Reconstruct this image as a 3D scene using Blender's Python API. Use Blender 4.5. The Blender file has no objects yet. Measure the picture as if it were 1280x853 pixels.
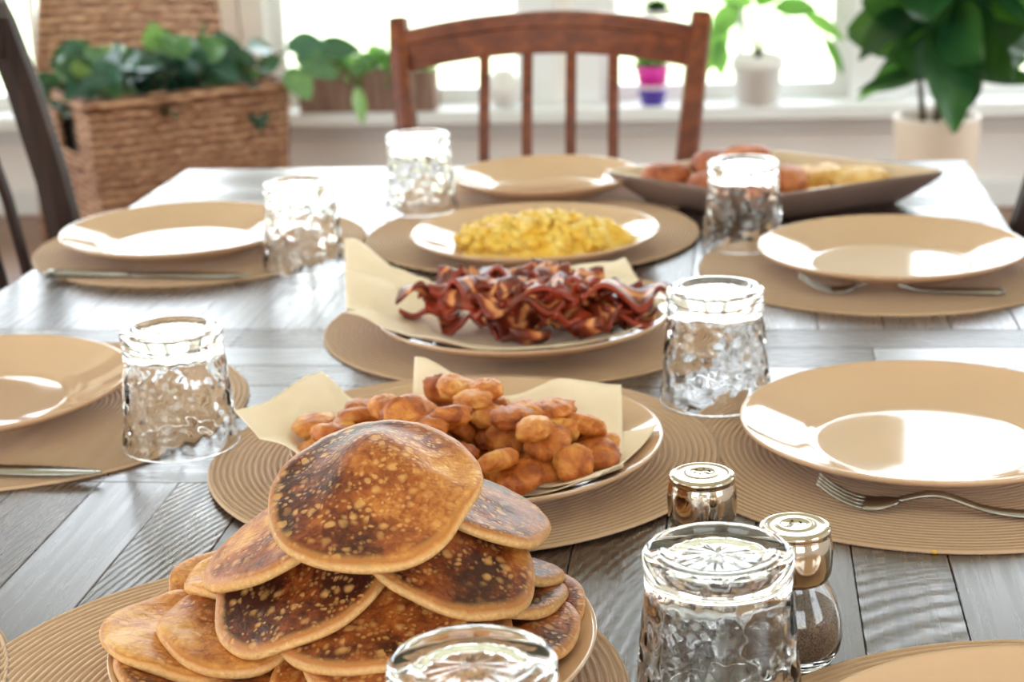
import bpy, math, random
import numpy as np
from mathutils import Vector, Matrix, noise
PI = math.pi
rnd = random.Random(7)
S = bpy.context.scene
COL = S.collection

# ------------------------------------------------------------------ camera
cam_d = bpy.data.cameras.new('camera'); cam = bpy.data.objects.new('camera', cam_d); COL.objects.link(cam)
R2 = Vector((0.99165985, 0.12369621, -0.03619387)); U2 = Vector((-8.68091e-04, 0.287232204, 0.957860589)); FW = Vector((-0.12887977, 0.94984046, -0.28494402))
cam.matrix_world = Matrix(((R2.x, U2.x, -FW.x, 0), (R2.y, U2.y, -FW.y, 0), (R2.z, U2.z, -FW.z, 1.20892693), (0, 0, 0, 1)))
cam_d.sensor_width = 36; cam_d.lens = 61.7153; cam_d.clip_start = .02; cam_d.clip_end = 200
cam_d.dof.use_dof = True; cam_d.dof.focus_distance = 1.02; cam_d.dof.aperture_fstop = 9.5
S.camera = cam
# ------------------------------------------------------------------ exposure
S.view_settings.view_transform = 'Standard'; S.view_settings.look = 'None'
S.view_settings.exposure = .85; S.view_settings.gamma = 1; S.view_settings.use_curve_mapping = False
S.cycles.max_bounces = 14; S.cycles.transmission_bounces = 12; S.cycles.transparent_max_bounces = 16; S.cycles.glossy_bounces = 6; S.cycles.diffuse_bounces = 5
S.cycles.use_denoising = True; S.cycles.sample_clamp_indirect = 12; S.cycles.blur_glossy = .3
# ------------------------------------------------------------------ world: a bright hazy sky over pale greenery
W = bpy.data.worlds.new('sky'); S.world = W; W.use_nodes = True
nt = W.node_tree; nt.nodes.clear()
wo = nt.nodes.new('ShaderNodeOutputWorld'); bg = nt.nodes.new('ShaderNodeBackground'); nt.links.new(bg.outputs[0], wo.inputs[0])
tc = nt.nodes.new('ShaderNodeTexCoord'); sx = nt.nodes.new('ShaderNodeSeparateXYZ'); nt.links.new(tc.outputs['Generated'], sx.inputs[0])
nz = nt.nodes.new('ShaderNodeTexNoise'); nz.inputs['Scale'].default_value = 9; nz.inputs['Detail'].default_value = 4; nt.links.new(tc.outputs['Generated'], nz.inputs['Vector'])
ad = nt.nodes.new('ShaderNodeMath'); ad.operation = 'MULTIPLY_ADD'; ad.inputs[1].default_value = .35; nt.links.new(nz.outputs['Fac'], ad.inputs[0]); nt.links.new(sx.outputs['Z'], ad.inputs[2])
cr = nt.nodes.new('ShaderNodeValToRGB'); nt.links.new(ad.outputs[0], cr.inputs[0])
cr.color_ramp.elements[0].position = .16; cr.color_ramp.elements[0].color = (.80, .88, .66, 1)
cr.color_ramp.elements[1].position = .36; cr.color_ramp.elements[1].color = (.86, .93, 1.0, 1)
e = cr.color_ramp.elements.new(.24); e.color = (.93, .96, .90, 1)
nt.links.new(cr.outputs[0], bg.inputs[0]); bg.inputs[1].default_value = 4.2

def portal(name, loc, size, direction):
    d = bpy.data.lights.new(name, 'AREA'); d.shape = 'RECTANGLE'; d.size, d.size_y = size; d.cycles.is_portal = True
    o = bpy.data.objects.new(name, d); COL.objects.link(o); o.location = loc
    o.rotation_euler = Vector(direction).to_track_quat('-Z', 'Y').to_euler()
# window openings: back wall y=5.5, left wall x=-3.2, right wall x=2.6, front wall y=-2.6
YB, XL, XR, YF, ZC = 5.5, -3.2, 2.6, -2.6, 3.15
BW = [(-2.95, -1.66), (-1.50, -.66), (-.43, .33), (.50, 1.6)]; BZ = (.33, 2.85)
SWL = [(-1.2, .2), (.9, 2.3), (3.0, 4.8)]; SZ = (.8, 2.3)
SWR = [(-1.2, .2), (3.1, 4.9)]
FILLWN = [(-2.4, -.6), (.2, 1.9)]  # unseen openings behind the camera, added for fill light
for i, (a, b) in enumerate(BW): portal('window_daylight', ((a+b)/2, YB+.12, (BZ[0]+BZ[1])/2), (b-a, BZ[1]-BZ[0]), (0, -1, 0))
for a, b in SWL: portal('window_daylight', (XL-.12, (a+b)/2, (SZ[0]+SZ[1])/2), (b-a, SZ[1]-SZ[0]), (1, 0, 0))
for a, b in SWR: portal('window_daylight', (XR+.12, (a+b)/2, (SZ[0]+SZ[1])/2), (b-a, SZ[1]-SZ[0]), (-1, 0, 0))
for a, b in FILLWN: portal('window_daylight', ((a+b)/2, YF-.12, (SZ[0]+SZ[1])/2), (b-a, SZ[1]-SZ[0]), (0, 1, 0))

# ------------------------------------------------------------------ material helpers
def lin(c):
    return tuple(((x/255)/12.92 if x/255 <= .04045 else ((x/255+.055)/1.055)**2.4) for x in c) + (1,)
class NT:
    def __init__(s, name):
        s.m = bpy.data.materials.new(name); s.m.use_nodes = True; s.t = s.m.node_tree; s.b = s.t.nodes['Principled BSDF']
    def n(s, typ, **kw):
        o = s.t.nodes.new('ShaderNode'+typ)
        for k, v in kw.items():
            if k.startswith('_'): setattr(o, k[1:], v)
            else: o.inputs[k.replace('__', ' ')].default_value = v
        return o
    def l(s, a, b): s.t.links.new(a, b)
    def setb(s, **kw):
        for k, v in kw.items(): s.b.inputs[k.replace('__', ' ')].default_value = v
        return s
    def obj(s): return s.n('TexCoord').outputs['Object']
    def ramp(s, fac, stops, interp='LINEAR'):
        r = s.n('ValToRGB'); s.l(fac, r.inputs[0]); cr = r.color_ramp; cr.interpolation = interp
        cr.elements[0].position = stops[0][0]; cr.elements[0].color = stops[0][1]
        cr.elements[1].position = stops[-1][0]; cr.elements[1].color = stops[-1][1]
        for p, c in stops[1:-1]: e = cr.elements.new(p); e.color = c
        return r.outputs[0]
    def math(s, op, a, b=None, c=None, clamp=False):
        o = s.n('Math', _operation=op); o.use_clamp = clamp
        for i, x in enumerate((a, b, c)):
            if x is None: continue
            if isinstance(x, (int, float)): o.inputs[i].default_value = x
            else: s.l(x, o.inputs[i])
        return o.outputs[0]
    def mix(s, f, a, b, typ='MIX'):
        o = s.n('Mix', _data_type='RGBA', _blend_type=typ)
        for i, x in ((0, f), (6, a), (7, b)):
            if isinstance(x, (int, float, tuple)): o.inputs[i].default_value = x
            else: s.l(x, o.inputs[i])
        return o.outputs[2]
    def noise(s, vec, scale, detail=3, rough=.5, dist=0):
        o = s.n('TexNoise', Scale=scale, Detail=detail, Roughness=rough, Distortion=dist); s.l(vec, o.inputs['Vector']); return o.outputs['Fac']
    def voro(s, vec, scale, feature='F1', out='Distance', rand=1):
        o = s.n('TexVoronoi', Scale=scale, Randomness=rand, _feature=feature); s.l(vec, o.inputs['Vector']); return o.outputs[out]
    def bump(s, h, strength=.5, dist=.001):
        o = s.n('Bump', Strength=strength, Distance=dist); s.l(h, o.inputs['Height']); s.l(o.outputs[0], s.b.inputs['Normal']); return o
    def attr(s, name, typ='GEOMETRY'):
        o = s.n('Attribute', _attribute_name=name, _attribute_type=typ); return o
    def scaled(s, vec, sc):
        o = s.n('Mapping'); s.l(vec, o.inputs[0]); o.inputs['Scale'].default_value = sc; return o.outputs[0]
    def col(s, x):
        if isinstance(x, tuple): s.b.inputs['Base Color'].default_value = x
        else: s.l(x, s.b.inputs['Base Color'])

def simple(name, rgb, rough=.5, metal=0, nscale=20, var=.12, bump=0, spec=.5, **kw):
    k = NT(name); k.setb(Roughness=rough, Metallic=metal, **kw); k.b.inputs['Specular IOR Level'].default_value = spec
    c = lin(rgb); o = k.obj(); f = k.noise(o, nscale)
    d = tuple(x*(1-var) for x in c[:3])+(1,); u = tuple(min(1, x*(1+var)) for x in c[:3])+(1,)
    k.col(k.ramp(f, [(.3, d), (.7, u)]))
    if bump: k.bump(f, bump, .002)
    return k.m

M = {}
M['wall'] = simple('wall_paint', (250, 244, 242), .7, nscale=3, var=.03)
M['trim'] = simple('white_gloss_paint', (238, 238, 240), .4, nscale=4, var=.02)
M['ceiling'] = simple('ceiling_paint', (240, 238, 234), .8, nscale=3, var=.02)
M['floor'] = None
k = NT('oak_floor'); o = k.obj(); br = k.n('TexBrick', Scale=1.0); br.inputs['Brick Width'].default_value = 1.2; br.inputs['Row Height'].default_value = .09; br.inputs['Mortar Size'].default_value = .003
br.inputs['Color1'].default_value = lin((150, 108, 78)); br.inputs['Color2'].default_value = lin((132, 92, 64)); br.inputs['Mortar'].default_value = lin((90, 55, 35)); k.l(o, br.inputs[0])
g = k.noise(k.scaled(o, (2, 40, 1)), 3); k.col(k.mix(k.math('MULTIPLY', g, .4), br.outputs[0], lin((120, 74, 45)))); k.setb(Roughness=.35); M['floor'] = k.m
k = NT('lawn_grass'); o = k.obj(); k.col(k.ramp(k.noise(o, .8, 5), [(.3, lin((168, 182, 128))), (.7, lin((214, 218, 176)))])); k.setb(Roughness=.9); M['lawn'] = k.m

def glass_thin(name):
    m = bpy.data.materials.new(name); m.use_nodes = True; t = m.node_tree; t.nodes.clear()
    o = t.nodes.new('ShaderNodeOutputMaterial'); mx = t.nodes.new('ShaderNodeMixShader'); a = t.nodes.new('ShaderNodeBsdfTransparent'); g = t.nodes.new('ShaderNodeBsdfGlossy')
    fr = t.nodes.new('ShaderNodeFresnel'); fr.inputs[0].default_value = 1.3; g.inputs['Roughness'].default_value = .02; a.inputs[0].default_value = (.97, .98, .98, 1)
    t.links.new(fr.outputs[0], mx.inputs[0]); t.links.new(a.outputs[0], mx.inputs[1]); t.links.new(g.outputs[0], mx.inputs[2]); t.links.new(mx.outputs[0], o.inputs[0]); return m
M['pane'] = glass_thin('window_glass')
k = NT('drinking_glass'); k.setb(Roughness=.0, IOR=1.48); k.b.inputs['Transmission Weight'].default_value = 1; k.b.inputs['Base Color'].default_value = (1, 1, 1, 1); M['glass'] = k.m
# table boards: tone per board + grain along the board + saw marks on some
k = NT('dark_rustic_wood'); o = k.obj(); at = k.attr('board'); sp = k.n('SeparateXYZ'); k.l(at.outputs['Vector'], sp.inputs[0])   # x=rand, y=dir, z=rand2
so = k.n('SeparateXYZ'); k.l(o, so.inputs[0])
mixd = k.n('Mix', _data_type='VECTOR'); k.l(sp.outputs[1], mixd.inputs[0])
ca = k.n('CombineXYZ'); k.l(k.math('MULTIPLY', so.outputs[0], 130), ca.inputs[0]); k.l(k.math('MULTIPLY', so.outputs[1], 6), ca.inputs[1]); k.l(k.math('MULTIPLY', sp.outputs[0], 50), ca.inputs[2])
cb = k.n('CombineXYZ'); k.l(k.math('MULTIPLY', so.outputs[1], 130), cb.inputs[0]); k.l(k.math('MULTIPLY', so.outputs[0], 6), cb.inputs[1]); k.l(k.math('MULTIPLY', sp.outputs[0], 50), cb.inputs[2])
k.l(ca.outputs[0], mixd.inputs[4]); k.l(cb.outputs[0], mixd.inputs[5]); gv = mixd.outputs[1]
grain = k.noise(gv, 1.0, 5, .6, .4)
base = k.ramp(grain, [(.25, lin((38, 26, 21))), (.5, lin((72, 52, 43))), (.75, lin((104, 80, 68)))])
base = k.mix(k.math('MULTIPLY', sp.outputs[2], .45), base, lin((50, 34, 27)))
k.col(base)
wv = k.n('TexWave', _wave_type='RINGS', _rings_direction='SPHERICAL', Scale=1.0, Distortion=1.2, Detail=1); 
wo_ = k.n('VectorMath', _operation='ADD'); k.l(o, wo_.inputs[0]); sh = k.n('CombineXYZ'); k.l(k.math('MULTIPLY_ADD', sp.outputs[0], .3, -.69), sh.inputs[0]); k.l(k.math('MULTIPLY_ADD', sp.outputs[2], .2, .40), sh.inputs[1]); k.l(sh.outputs[0], wo_.inputs[1])
k.l(wo_.outputs[0], wv.inputs[0]); wv.inputs['Scale'].default_value = 84
isaw = k.math('GREATER_THAN', sp.outputs[0], .55)
hgt = k.math('ADD', k.math('MULTIPLY', grain, .8), k.math('MULTIPLY', k.math('MULTIPLY', wv.outputs['Fac'], isaw), 2.2))
crack = k.math('LESS_THAN', k.noise(gv, .55, 3, .5), .30)
hgt = k.math('SUBTRACT', hgt, k.math('MULTIPLY', crack, 1.2))
k.bump(hgt, .4, .0005)
k.l(k.ramp(grain, [(.3, (.34,)*3+(1,)), (.7, (.22,)*3+(1,))]), k.b.inputs['Roughness']); k.b.inputs['Specular IOR Level'].default_value = .62
k.b.inputs['Coat Weight'].default_value = .35; k.b.inputs['Coat Roughness'].default_value = .2
M['table'] = k.m
def woodmat(name, a, b, c, rough=.35, sc=(60, 60, 5)):
    k = NT(name); o = k.obj(); g = k.noise(k.scaled(o, sc), 1, 5, .6, .5); k.col(k.ramp(g, [(.25, lin(a)), (.5, lin(b)), (.8, lin(c))])); k.setb(Roughness=rough); k.bump(g, .15, .0008); return k.m
M['cherry'] = woodmat('cherry_wood', (76, 30, 14), (118, 54, 24), (158, 84, 42), .3, (30, 30, 60))
M['darkwood'] = woodmat('dark_stained_wood', (34, 17, 12), (50, 28, 20), (68, 40, 28), .5); M['darkwood'].node_tree.nodes['Principled BSDF'].inputs['Specular IOR Level'].default_value = .3
M['crate'] = woodmat('weathered_crate_wood', (92, 66, 56), (134, 104, 90), (166, 140, 124), .8, (40, 40, 4))
# ceramic
def ceramic(name, rgb, rough=.07):
    k = NT(name); k.col(lin(rgb)); k.setb(Roughness=rough); k.b.inputs['Coat Weight'].default_value = .3; k.b.inputs['Coat Roughness'].default_value = .04
    k.bump(k.noise(k.obj(), 60, 2), .03, .001); return k.m
M['plate'] = ceramic('cream_glazed_stoneware', (213, 174, 141)); M['tray'] = ceramic('taupe_glazed_stoneware', (214, 188, 160), .12)
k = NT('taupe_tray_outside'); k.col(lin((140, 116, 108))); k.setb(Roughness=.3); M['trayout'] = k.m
M['whitepot'] = simple('white_glazed_clay', (236, 232, 228), .3, nscale=8, var=.03)
M['claypot'] = simple('cream_clay_pot', (226, 206, 188), .4, nscale=6, var=.05)
# placemat: fine braid stitches following the coil (true radial coordinates of the mat)
k = NT('braided_cotton'); o = k.obj(); s3 = k.n('SeparateXYZ'); k.l(o, s3.inputs[0])
ang = k.math('ARCTAN2', s3.outputs[1], s3.outputs[0]); rad = k.math('SQRT', k.math('ADD', k.math('POWER', s3.outputs[0], 2), k.math('POWER', s3.outputs[1], 2)))
ring = k.math('FLOOR', k.math('DIVIDE', rad, .0046))
st = k.math('MULTIPLY', k.math('MULTIPLY', ang, k.math('ADD', ring, 1)), 1.0)
ph = k.math('FRACT', k.math('DIVIDE', rad, .0046)); ph = k.math('ABSOLUTE', k.math('SUBTRACT', ph, .5))
braid = k.math('SINE', k.math('ADD', k.math('MULTIPLY', st, 1.0), k.math('MULTIPLY', ph, 5)))
nf = k.noise(o, 900, 2)
gr = k.ramp(k.math('FRACT', k.math('DIVIDE', rad, .0046)), [(0, lin((128, 94, 64))), (.22, lin((196, 157, 124))), (.78, lin((207, 167, 134))), (1, lin((128, 94, 64)))])
k.col(k.mix(k.math('MULTIPLY', nf, .25), gr, lin((226, 196, 160)))); k.setb(Roughness=.85, Sheen__Weight=.25) if 'Sheen Weight' in k.b.inputs else None
k.bump(k.math('ADD', k.math('MULTIPLY', braid, .5), k.math('MULTIPLY', nf, .6)), .5, .0006); M['mat'] = k.m
k = NT('paper_napkin'); o = k.obj(); k.col(k.ramp(k.noise(o, 30), [(.3, lin((244, 222, 196))), (.7, lin((250, 230, 206)))])); k.setb(Roughness=.9); k.bump(k.voro(o, 900), .25, .0004)
k.b.inputs['Transmission Weight'].default_value = .0; k.b.inputs['Subsurface Weight'].default_value = .3; k.b.inputs['Subsurface Radius'].default_value = (.004, .003, .002); M['napkin'] = k.m
M['steel'] = simple('brushed_steel', (170, 166, 160), .22, 1, nscale=80, var=.05)
M['pewter'] = simple('polished_nickel', (196, 182, 166), .10, 1, nscale=60, var=.08)
M['black'] = simple('hole_shade', (40, 34, 28), .8)  # dark colour standing in for the shade inside the cap holes
k = NT('ground_pepper'); o = k.obj(); k.col(k.ramp(k.voro(o, 1400, out='Color'), [(.2, lin((70, 52, 42))), (.8, lin((140, 112, 92)))])); k.setb(Roughness=.9); k.bump(k.voro(o, 1400), .8, .0006); M['pepper'] = k.m
M['salt'] = simple('white_salt', (240, 238, 235), .8, nscale=600, var=.05, bump=.5)
# pancake
k = NT('griddled_pancake'); o = k.obj(); ra = k.attr('rad').outputs['Fac']; sd = k.attr('side').outputs['Fac']; tone = k.attr('tone', 'OBJECT').outputs['Fac']; seed = k.attr('seed', 'OBJECT').outputs['Fac']
off = k.n('CombineXYZ'); k.l(seed, off.inputs[0]); k.l(seed, off.inputs[2]); va = k.n('VectorMath', _operation='ADD'); k.l(o, va.inputs[0]); k.l(off.outputs[0], va.inputs[1]); v = va.outputs[0]
n1 = k.noise(v, 26, 3, .5); n2 = k.noise(v, 130, 4, .6, 1.0); n3 = k.noise(v, 420, 3, .6)
# browning amount
br_ = k.math('ADD', k.math('MULTIPLY', n1, 1.5), k.math('MULTIPLY', n2, .7)); br_ = k.math('ADD', br_, k.math('MULTIPLY', n3, .25)); br_ = k.math('ADD', br_, k.math('SUBTRACT', tone, .60))
# one side browner (gradient fixed in the cake)
s3 = k.n('SeparateXYZ'); k.l(o, s3.inputs[0]); br_ = k.math('ADD', br_, k.math('MULTIPLY', s3.outputs[0], k.attr('lean', 'OBJECT').outputs['Fac']))
top = k.ramp(br_, [(.1, lin((233, 178, 104))), (.38, lin((205, 134, 62))), (.62, lin((158, 82, 32))), (.85, lin((104, 44, 18))), (1.1 if False else 1.0, lin((62, 24, 12)))])
# pale bubble spots
dv = k.n('VectorMath', _operation='ADD'); nn = k.n('TexNoise', Scale=90.0, Detail=2.0); k.l(v, nn.inputs['Vector']); sc_ = k.n('VectorMath', _operation='SCALE'); sc_.inputs['Scale'].default_value = .006; k.l(nn.outputs['Color'], sc_.inputs[0]); k.l(v, dv.inputs[0]); k.l(sc_.outputs[0], dv.inputs[1])
def spots(scale, thr, soft):
    d_ = k.voro(dv.outputs[0], scale); c_ = k.voro(dv.outputs[0], scale, out='Color'); rr = k.n('SeparateColor'); k.l(c_, rr.inputs[0])
    t_ = k.math('MULTIPLY', rr.outputs[0], thr); return k.math('MULTIPLY', k.math('SUBTRACT', t_, d_), 1/soft, clamp=True)
sp_ = k.math('MAXIMUM', spots(140, .58, .26), k.math('MULTIPLY', spots(300, .66, .30), .85))
zone = k.ramp(k.noise(v, 34, 2), [(.36, (.2,)*3+(1,)), (.54, (1,)*3+(1,))]); 
spf = k.math('MULTIPLY', sp_, zone)
top = k.mix(k.math('MULTIPLY', spf, .72), top, lin((226, 168, 98)))
# lacy brown ring and pale edge
rn = k.math('ADD', ra, k.math('MULTIPLY', k.math('SUBTRACT', n2, .5), .10)); rn = k.math('ADD', rn, k.math('MULTIPLY', k.math('SUBTRACT', n1, .5), .16))
edgef = k.ramp(rn, [(.87, (0, 0, 0, 1)), (.94, (1, 1, 1, 1))]); ringf = k.ramp(rn, [(.90, (0, 0, 0, 1)), (.945, (1, 1, 1, 1)), (.985, (0, 0, 0, 1))])
top = k.mix(k.math('MULTIPLY', edgef, .6), top, lin((224, 164, 92))); top = k.mix(k.math('MULTIPLY', ringf, .7), top, lin((176, 96, 40)))
side = k.ramp(n3, [(.3, lin((208, 154, 92))), (.7, lin((232, 188, 130)))])
k.col(k.mix(sd, top, side)); k.setb(Roughness=.42); k.b.inputs['Specular IOR Level'].default_value = .4
hh = k.math('SUBTRACT', k.math('MULTIPLY', n3, .6), k.math('MULTIPLY', spf, .9)); k.bump(k.math('ADD', hh, n2), .45, .0012); M['pancake'] = k.m
def fried(name, a, b, c, sc=70, rough=.4, bd=.0015):
    k = NT(name); o = k.obj(); oi = k.n('ObjectInfo'); va = k.n('VectorMath', _operation='ADD'); k.l(o, va.inputs[0]); k.l(oi.outputs['Random'], va.inputs[1]); v = va.outputs[0]
    n = k.noise(v, sc, 4, .6, .5); f = k.math('ADD', n, k.math('MULTIPLY', k.math('SUBTRACT', oi.outputs['Random'], .5), .25))
    k.col(k.ramp(f, [(.3, lin(a)), (.5, lin(b)), (.72, lin(c))])); k.setb(Roughness=rough); k.bump(k.noise(v, sc*6, 4, .7), .9, bd); k.b.inputs['Subsurface Weight'].default_value = .12; k.b.inputs['Subsurface Radius'].default_value = (.006, .003, .001); return k.m
M['tot'] = fried('crisp_potato', (146, 64, 16), (204, 114, 40), (240, 172, 84))
M['patty'] = fried('browned_patty', (138, 66, 36), (184, 100, 56), (212, 138, 84), 40, .5)
M['bake'] = fried('golden_egg_bake', (190, 112, 40), (228, 172, 88), (244, 208, 136), 60, .4)
M['egg'] = fried('scrambled_egg_curds', (220, 160, 40), (244, 196, 72), (252, 224, 130), 55, .3, .001)
k = NT('crisp_bacon'); ac = k.attr('across').outputs['Fac']; o = k.obj(); oi = k.n('ObjectInfo'); va = k.n('VectorMath', _operation='ADD'); k.l(o, va.inputs[0]); k.l(oi.outputs['Random'], va.inputs[1]); v = va.outputs[0]
f = k.math('ADD', ac, k.math('MULTIPLY', k.math('SUBTRACT', k.noise(v, 60, 3), .5), .55)); f = k.math('ADD', f, k.math('MULTIPLY', k.math('SUBTRACT', oi.outputs['Random'], .5), .5))
c = k.ramp(f, [(.05, lin((150, 50, 24))), (.28, lin((92, 34, 18))), (.40, lin((146, 60, 30))), (.50, lin((226, 158, 102))), (.64, lin((206, 122, 70))), (.74, lin((136, 46, 24))), (1, lin((96, 30, 16)))])
k.col(c); k.setb(Roughness=.36); k.bump(k.noise(v, 160, 3), .5, .0015); M['bacon'] = k.m
# wicker
def wicker(name, a, b, c, sc):
    k = NT(name); o = k.obj(); w1 = k.n('TexWave', _bands_direction='Z', Scale=sc, Distortion=3.0, Detail=2); k.l(o, w1.inputs[0]); n = k.noise(k.scaled(o, (1, 1, 2.4)), sc*2.2, 3, .6, .6)
    f = k.math('ADD', k.math('MULTIPLY', w1.outputs['Fac'], .35), k.math('MULTIPLY', n, .75)); k.col(k.ramp(f, [(.36, lin(a)), (.54, lin(b)), (.74, lin(c))])); k.setb(Roughness=.5); k.bump(f, .9, .012); return k.m
M['wicker'] = wicker('brown_wicker', (84, 46, 30), (150, 96, 64), (216, 172, 138), 14)
M['wickerb'] = wicker('golden_wicker', (88, 48, 30), (160, 106, 74), (226, 184, 150), 12)
def leafm(name, a, b, c, rough=.35, tr=.35):
    k = NT(name); o = k.obj(); r = k.attr('leafr').outputs['Fac']; f = k.math('ADD', k.math('MULTIPLY', r, .8), k.math('MULTIPLY', k.noise(o, 30), .3)); col = k.ramp(f, [(.15, lin(a)), (.5, lin(b)), (.95, lin(c))]); k.col(col); k.setb(Roughness=rough)
    t = k.t; out = [x for x in t.nodes if x.type == 'OUTPUT_MATERIAL'][0]; ms = k.n('MixShader', Fac=tr); tl = k.n('BsdfTranslucent'); k.l(k.mix(.45, col, lin((140, 190, 60))), tl.inputs[0]); k.l(k.b.outputs[0], ms.inputs[1]); k.l(tl.outputs[0], ms.inputs[2]); k.l(ms.outputs[0], out.inputs[0]); return k.m
M['leaf'] = leafm('rubber_plant_leaf', (14, 46, 28), (28, 80, 42), (100, 160, 60), .28, .2)
M['leaf2'] = leafm('trailing_leaf', (18, 46, 40), (58, 98, 86), (140, 180, 108), .2, .15)  # middle tone lightened so grey-blue reflections are put into the colour
M['leaf3'] = leafm('bright_herb_leaf', (56, 110, 50), (96, 150, 76), (160, 206, 120), .5, .4)
M['stem'] = simple('brown_green_stem', (84, 70, 44), .7)
M['soil'] = simple('potting_soil', (52, 38, 30), .95, nscale=80, var=.4)
M['magenta'] = simple('magenta_plastic', (224, 44, 168), .35, var=.03); M['purple'] = simple('purple_plastic', (86, 62, 166), .35, var=.03); M['palepink'] = simple('pale_plastic', (240, 220, 236), .35, var=.03)

# ------------------------------------------------------------------ mesh helpers
class MB:
    def __init__(s): s.v = []; s.f = []; s.sm = []
    def add(s, vs, fs, smooth=True):
        n = len(s.v); s.v += [tuple(v) for v in vs]; s.f += [tuple(i+n for i in f) for f in fs]; s.sm += [smooth]*len(fs)
    def box(s, a, b, bev=0, mat=None):
        (x0, y0, z0), (x1, y1, z1) = a, b
        if bev <= 0:
            vs = [Vector((x, y, z)) for z in (z0, z1) for y in (y0, y1) for x in (x0, x1)]
            fs = [(0, 2, 3, 1), (4, 5, 7, 6), (0, 1, 5, 4), (2, 6, 7, 3), (0, 4, 6, 2), (1, 3, 7, 5)]
        else:
            vs = []; c = bev
            X = (x0, x1); Y = (y0, y1); Z = (z0, z1); idx = {}
            for i in (0, 1):
                for j in (0, 1):
                    for l in (0, 1):
                        sx_, sy_, sz_ = (1-2*i)*c, (1-2*j)*c, (1-2*l)*c
                        for ax, p in enumerate(((X[i], Y[j]+sy_, Z[l]+sz_), (X[i]+sx_, Y[j], Z[l]+sz_), (X[i]+sx_, Y[j]+sy_, Z[l]))):
                            idx[(i, j, l, ax)] = len(vs); vs.append(Vector(p))
            fs = []
            q = [(0, 0), (1, 0), (1, 1), (0, 1)]
            for i in (0, 1):
                for ax in range(3):
                    L = []
                    for a_, b_ in q:
                        key = {0: (i, a_, b_), 1: (a_, i, b_), 2: (a_, b_, i)}[ax]; L.append(idx[key+(ax,)])
                    if (i == 0) == (ax != 1): L = L[::-1]
                    fs.append(tuple(L))
            for i in (0, 1):
                for j in (0, 1):
                    for l in (0, 1): t = (idx[(i, j, l, 0)], idx[(i, j, l, 1)], idx[(i, j, l, 2)]); fs.append(t if (i+j+l) % 2 else t[::-1])
            for i in (0, 1):
                for j in (0, 1):
                    fs.append((idx[(i, j, 0, 0)], idx[(i, j, 0, 1)], idx[(i, j, 1, 1)], idx[(i, j, 1, 0)]))
                    fs.append((idx[(i, 0, j, 0)], idx[(i, 0, j, 2)], idx[(i, 1, j, 2)], idx[(i, 1, j, 0)]))
                    fs.append((idx[(0, i, j, 1)], idx[(0, i, j, 2)], idx[(1, i, j, 2)], idx[(1, i, j, 1)]))
        if mat is not None: vs = [mat @ v for v in vs]
        s.add(vs, fs, False); return s
    def lathe(s, prof, seg=64, c=(0, 0, 0), fn=None, close=False):
        vs = []; fs = []; n = len(prof)
        for i in range(seg):
            a = 2*PI*i/seg
            for j, (r, z) in enumerate(prof):
                rr = r + (fn(a, z, j) if fn else 0); vs.append((c[0]+rr*math.cos(a), c[1]+rr*math.sin(a), c[2]+z))
        for i in range(seg):
            i2 = (i+1) % seg
            for j in range(n if close else n-1):
                j2 = (j+1) % n
                fs.append((i*n+j, i2*n+j, i2*n+j2, i*n+j2))
        s.add(vs, fs); return s
    def tube(s, pts, rad, seg=10, flat=1.0, upv=(0, 0, 1)):
        pts = [Vector(p) for p in pts]; n = len(pts)
        if isinstance(rad, (int, float)): rad = [rad]*n
        vs = []; fs = []
        for i, p in enumerate(pts):
            d = (pts[min(i+1, n-1)]-pts[max(i-1, 0)]).normalized(); u = Vector(upv)
            if abs(d.dot(u)) > .98: u = Vector((0, 1, 0))
            r = d.cross(u).normalized(); w = r.cross(d)
            for q in range(seg):
                a = 2*PI*q/seg; vs.append(p+r*math.cos(a)*rad[i]+w*math.sin(a)*rad[i]*flat)
        for i in range(n-1):
            for q in range(seg): q2 = (q+1) % seg; fs.append((i*seg+q, i*seg+q2, (i+1)*seg+q2, (i+1)*seg+q))
        fs.append(tuple(range(seg))[::-1]); fs.append(tuple((n-1)*seg+q for q in range(seg))); s.add(vs, fs); return s
    def sweep(s, pts, w, h, upv=(0, 0, 1), smooth=False):
        """rectangular section along a path; w along side, h along up; w/h may be lists"""
        pts = [Vector(p) for p in pts]; n = len(pts); w = w if isinstance(w, list) else [w]*n; h = h if isinstance(h, list) else [h]*n; vs = []; fs = []
        for i, p in enumerate(pts):
            d = (pts[min(i+1, n-1)]-pts[max(i-1, 0)]).normalized(); u0 = Vector(upv); r = d.cross(u0).normalized(); u = r.cross(d)
            c = min(w[i], h[i])*.18
            for a, b in ((1, 0), (1, 1), (0, 1), (-1, 1), (-1, 0), (-1, -1), (0, -1), (1, -1)):
                if a and b:
                    vs.append(p+r*a*(w[i]/2-c*.6)+u*b*(h[i]/2-c*.6))
                else: vs.append(p+r*a*w[i]/2+u*b*h[i]/2)
        for i in range(n-1):
            for q in range(8): q2 = (q+1) % 8; fs.append((i*8+q, i*8+q2, (i+1)*8+q2, (i+1)*8+q))
        fs.append(tuple(range(8))[::-1]); fs.append(tuple((n-1)*8+q for q in range(8))); s.add(vs, fs, smooth); return s
    def grid(s, P, nu, nv, smooth=True, flip=False):
        fs = []
        for i in range(nu-1):
            for j in range(nv-1):
                f = (i*nv+j, (i+1)*nv+j, (i+1)*nv+j+1, i*nv+j+1); fs.append(f[::-1] if flip else f)
        s.add(P, fs, smooth); return s
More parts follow.
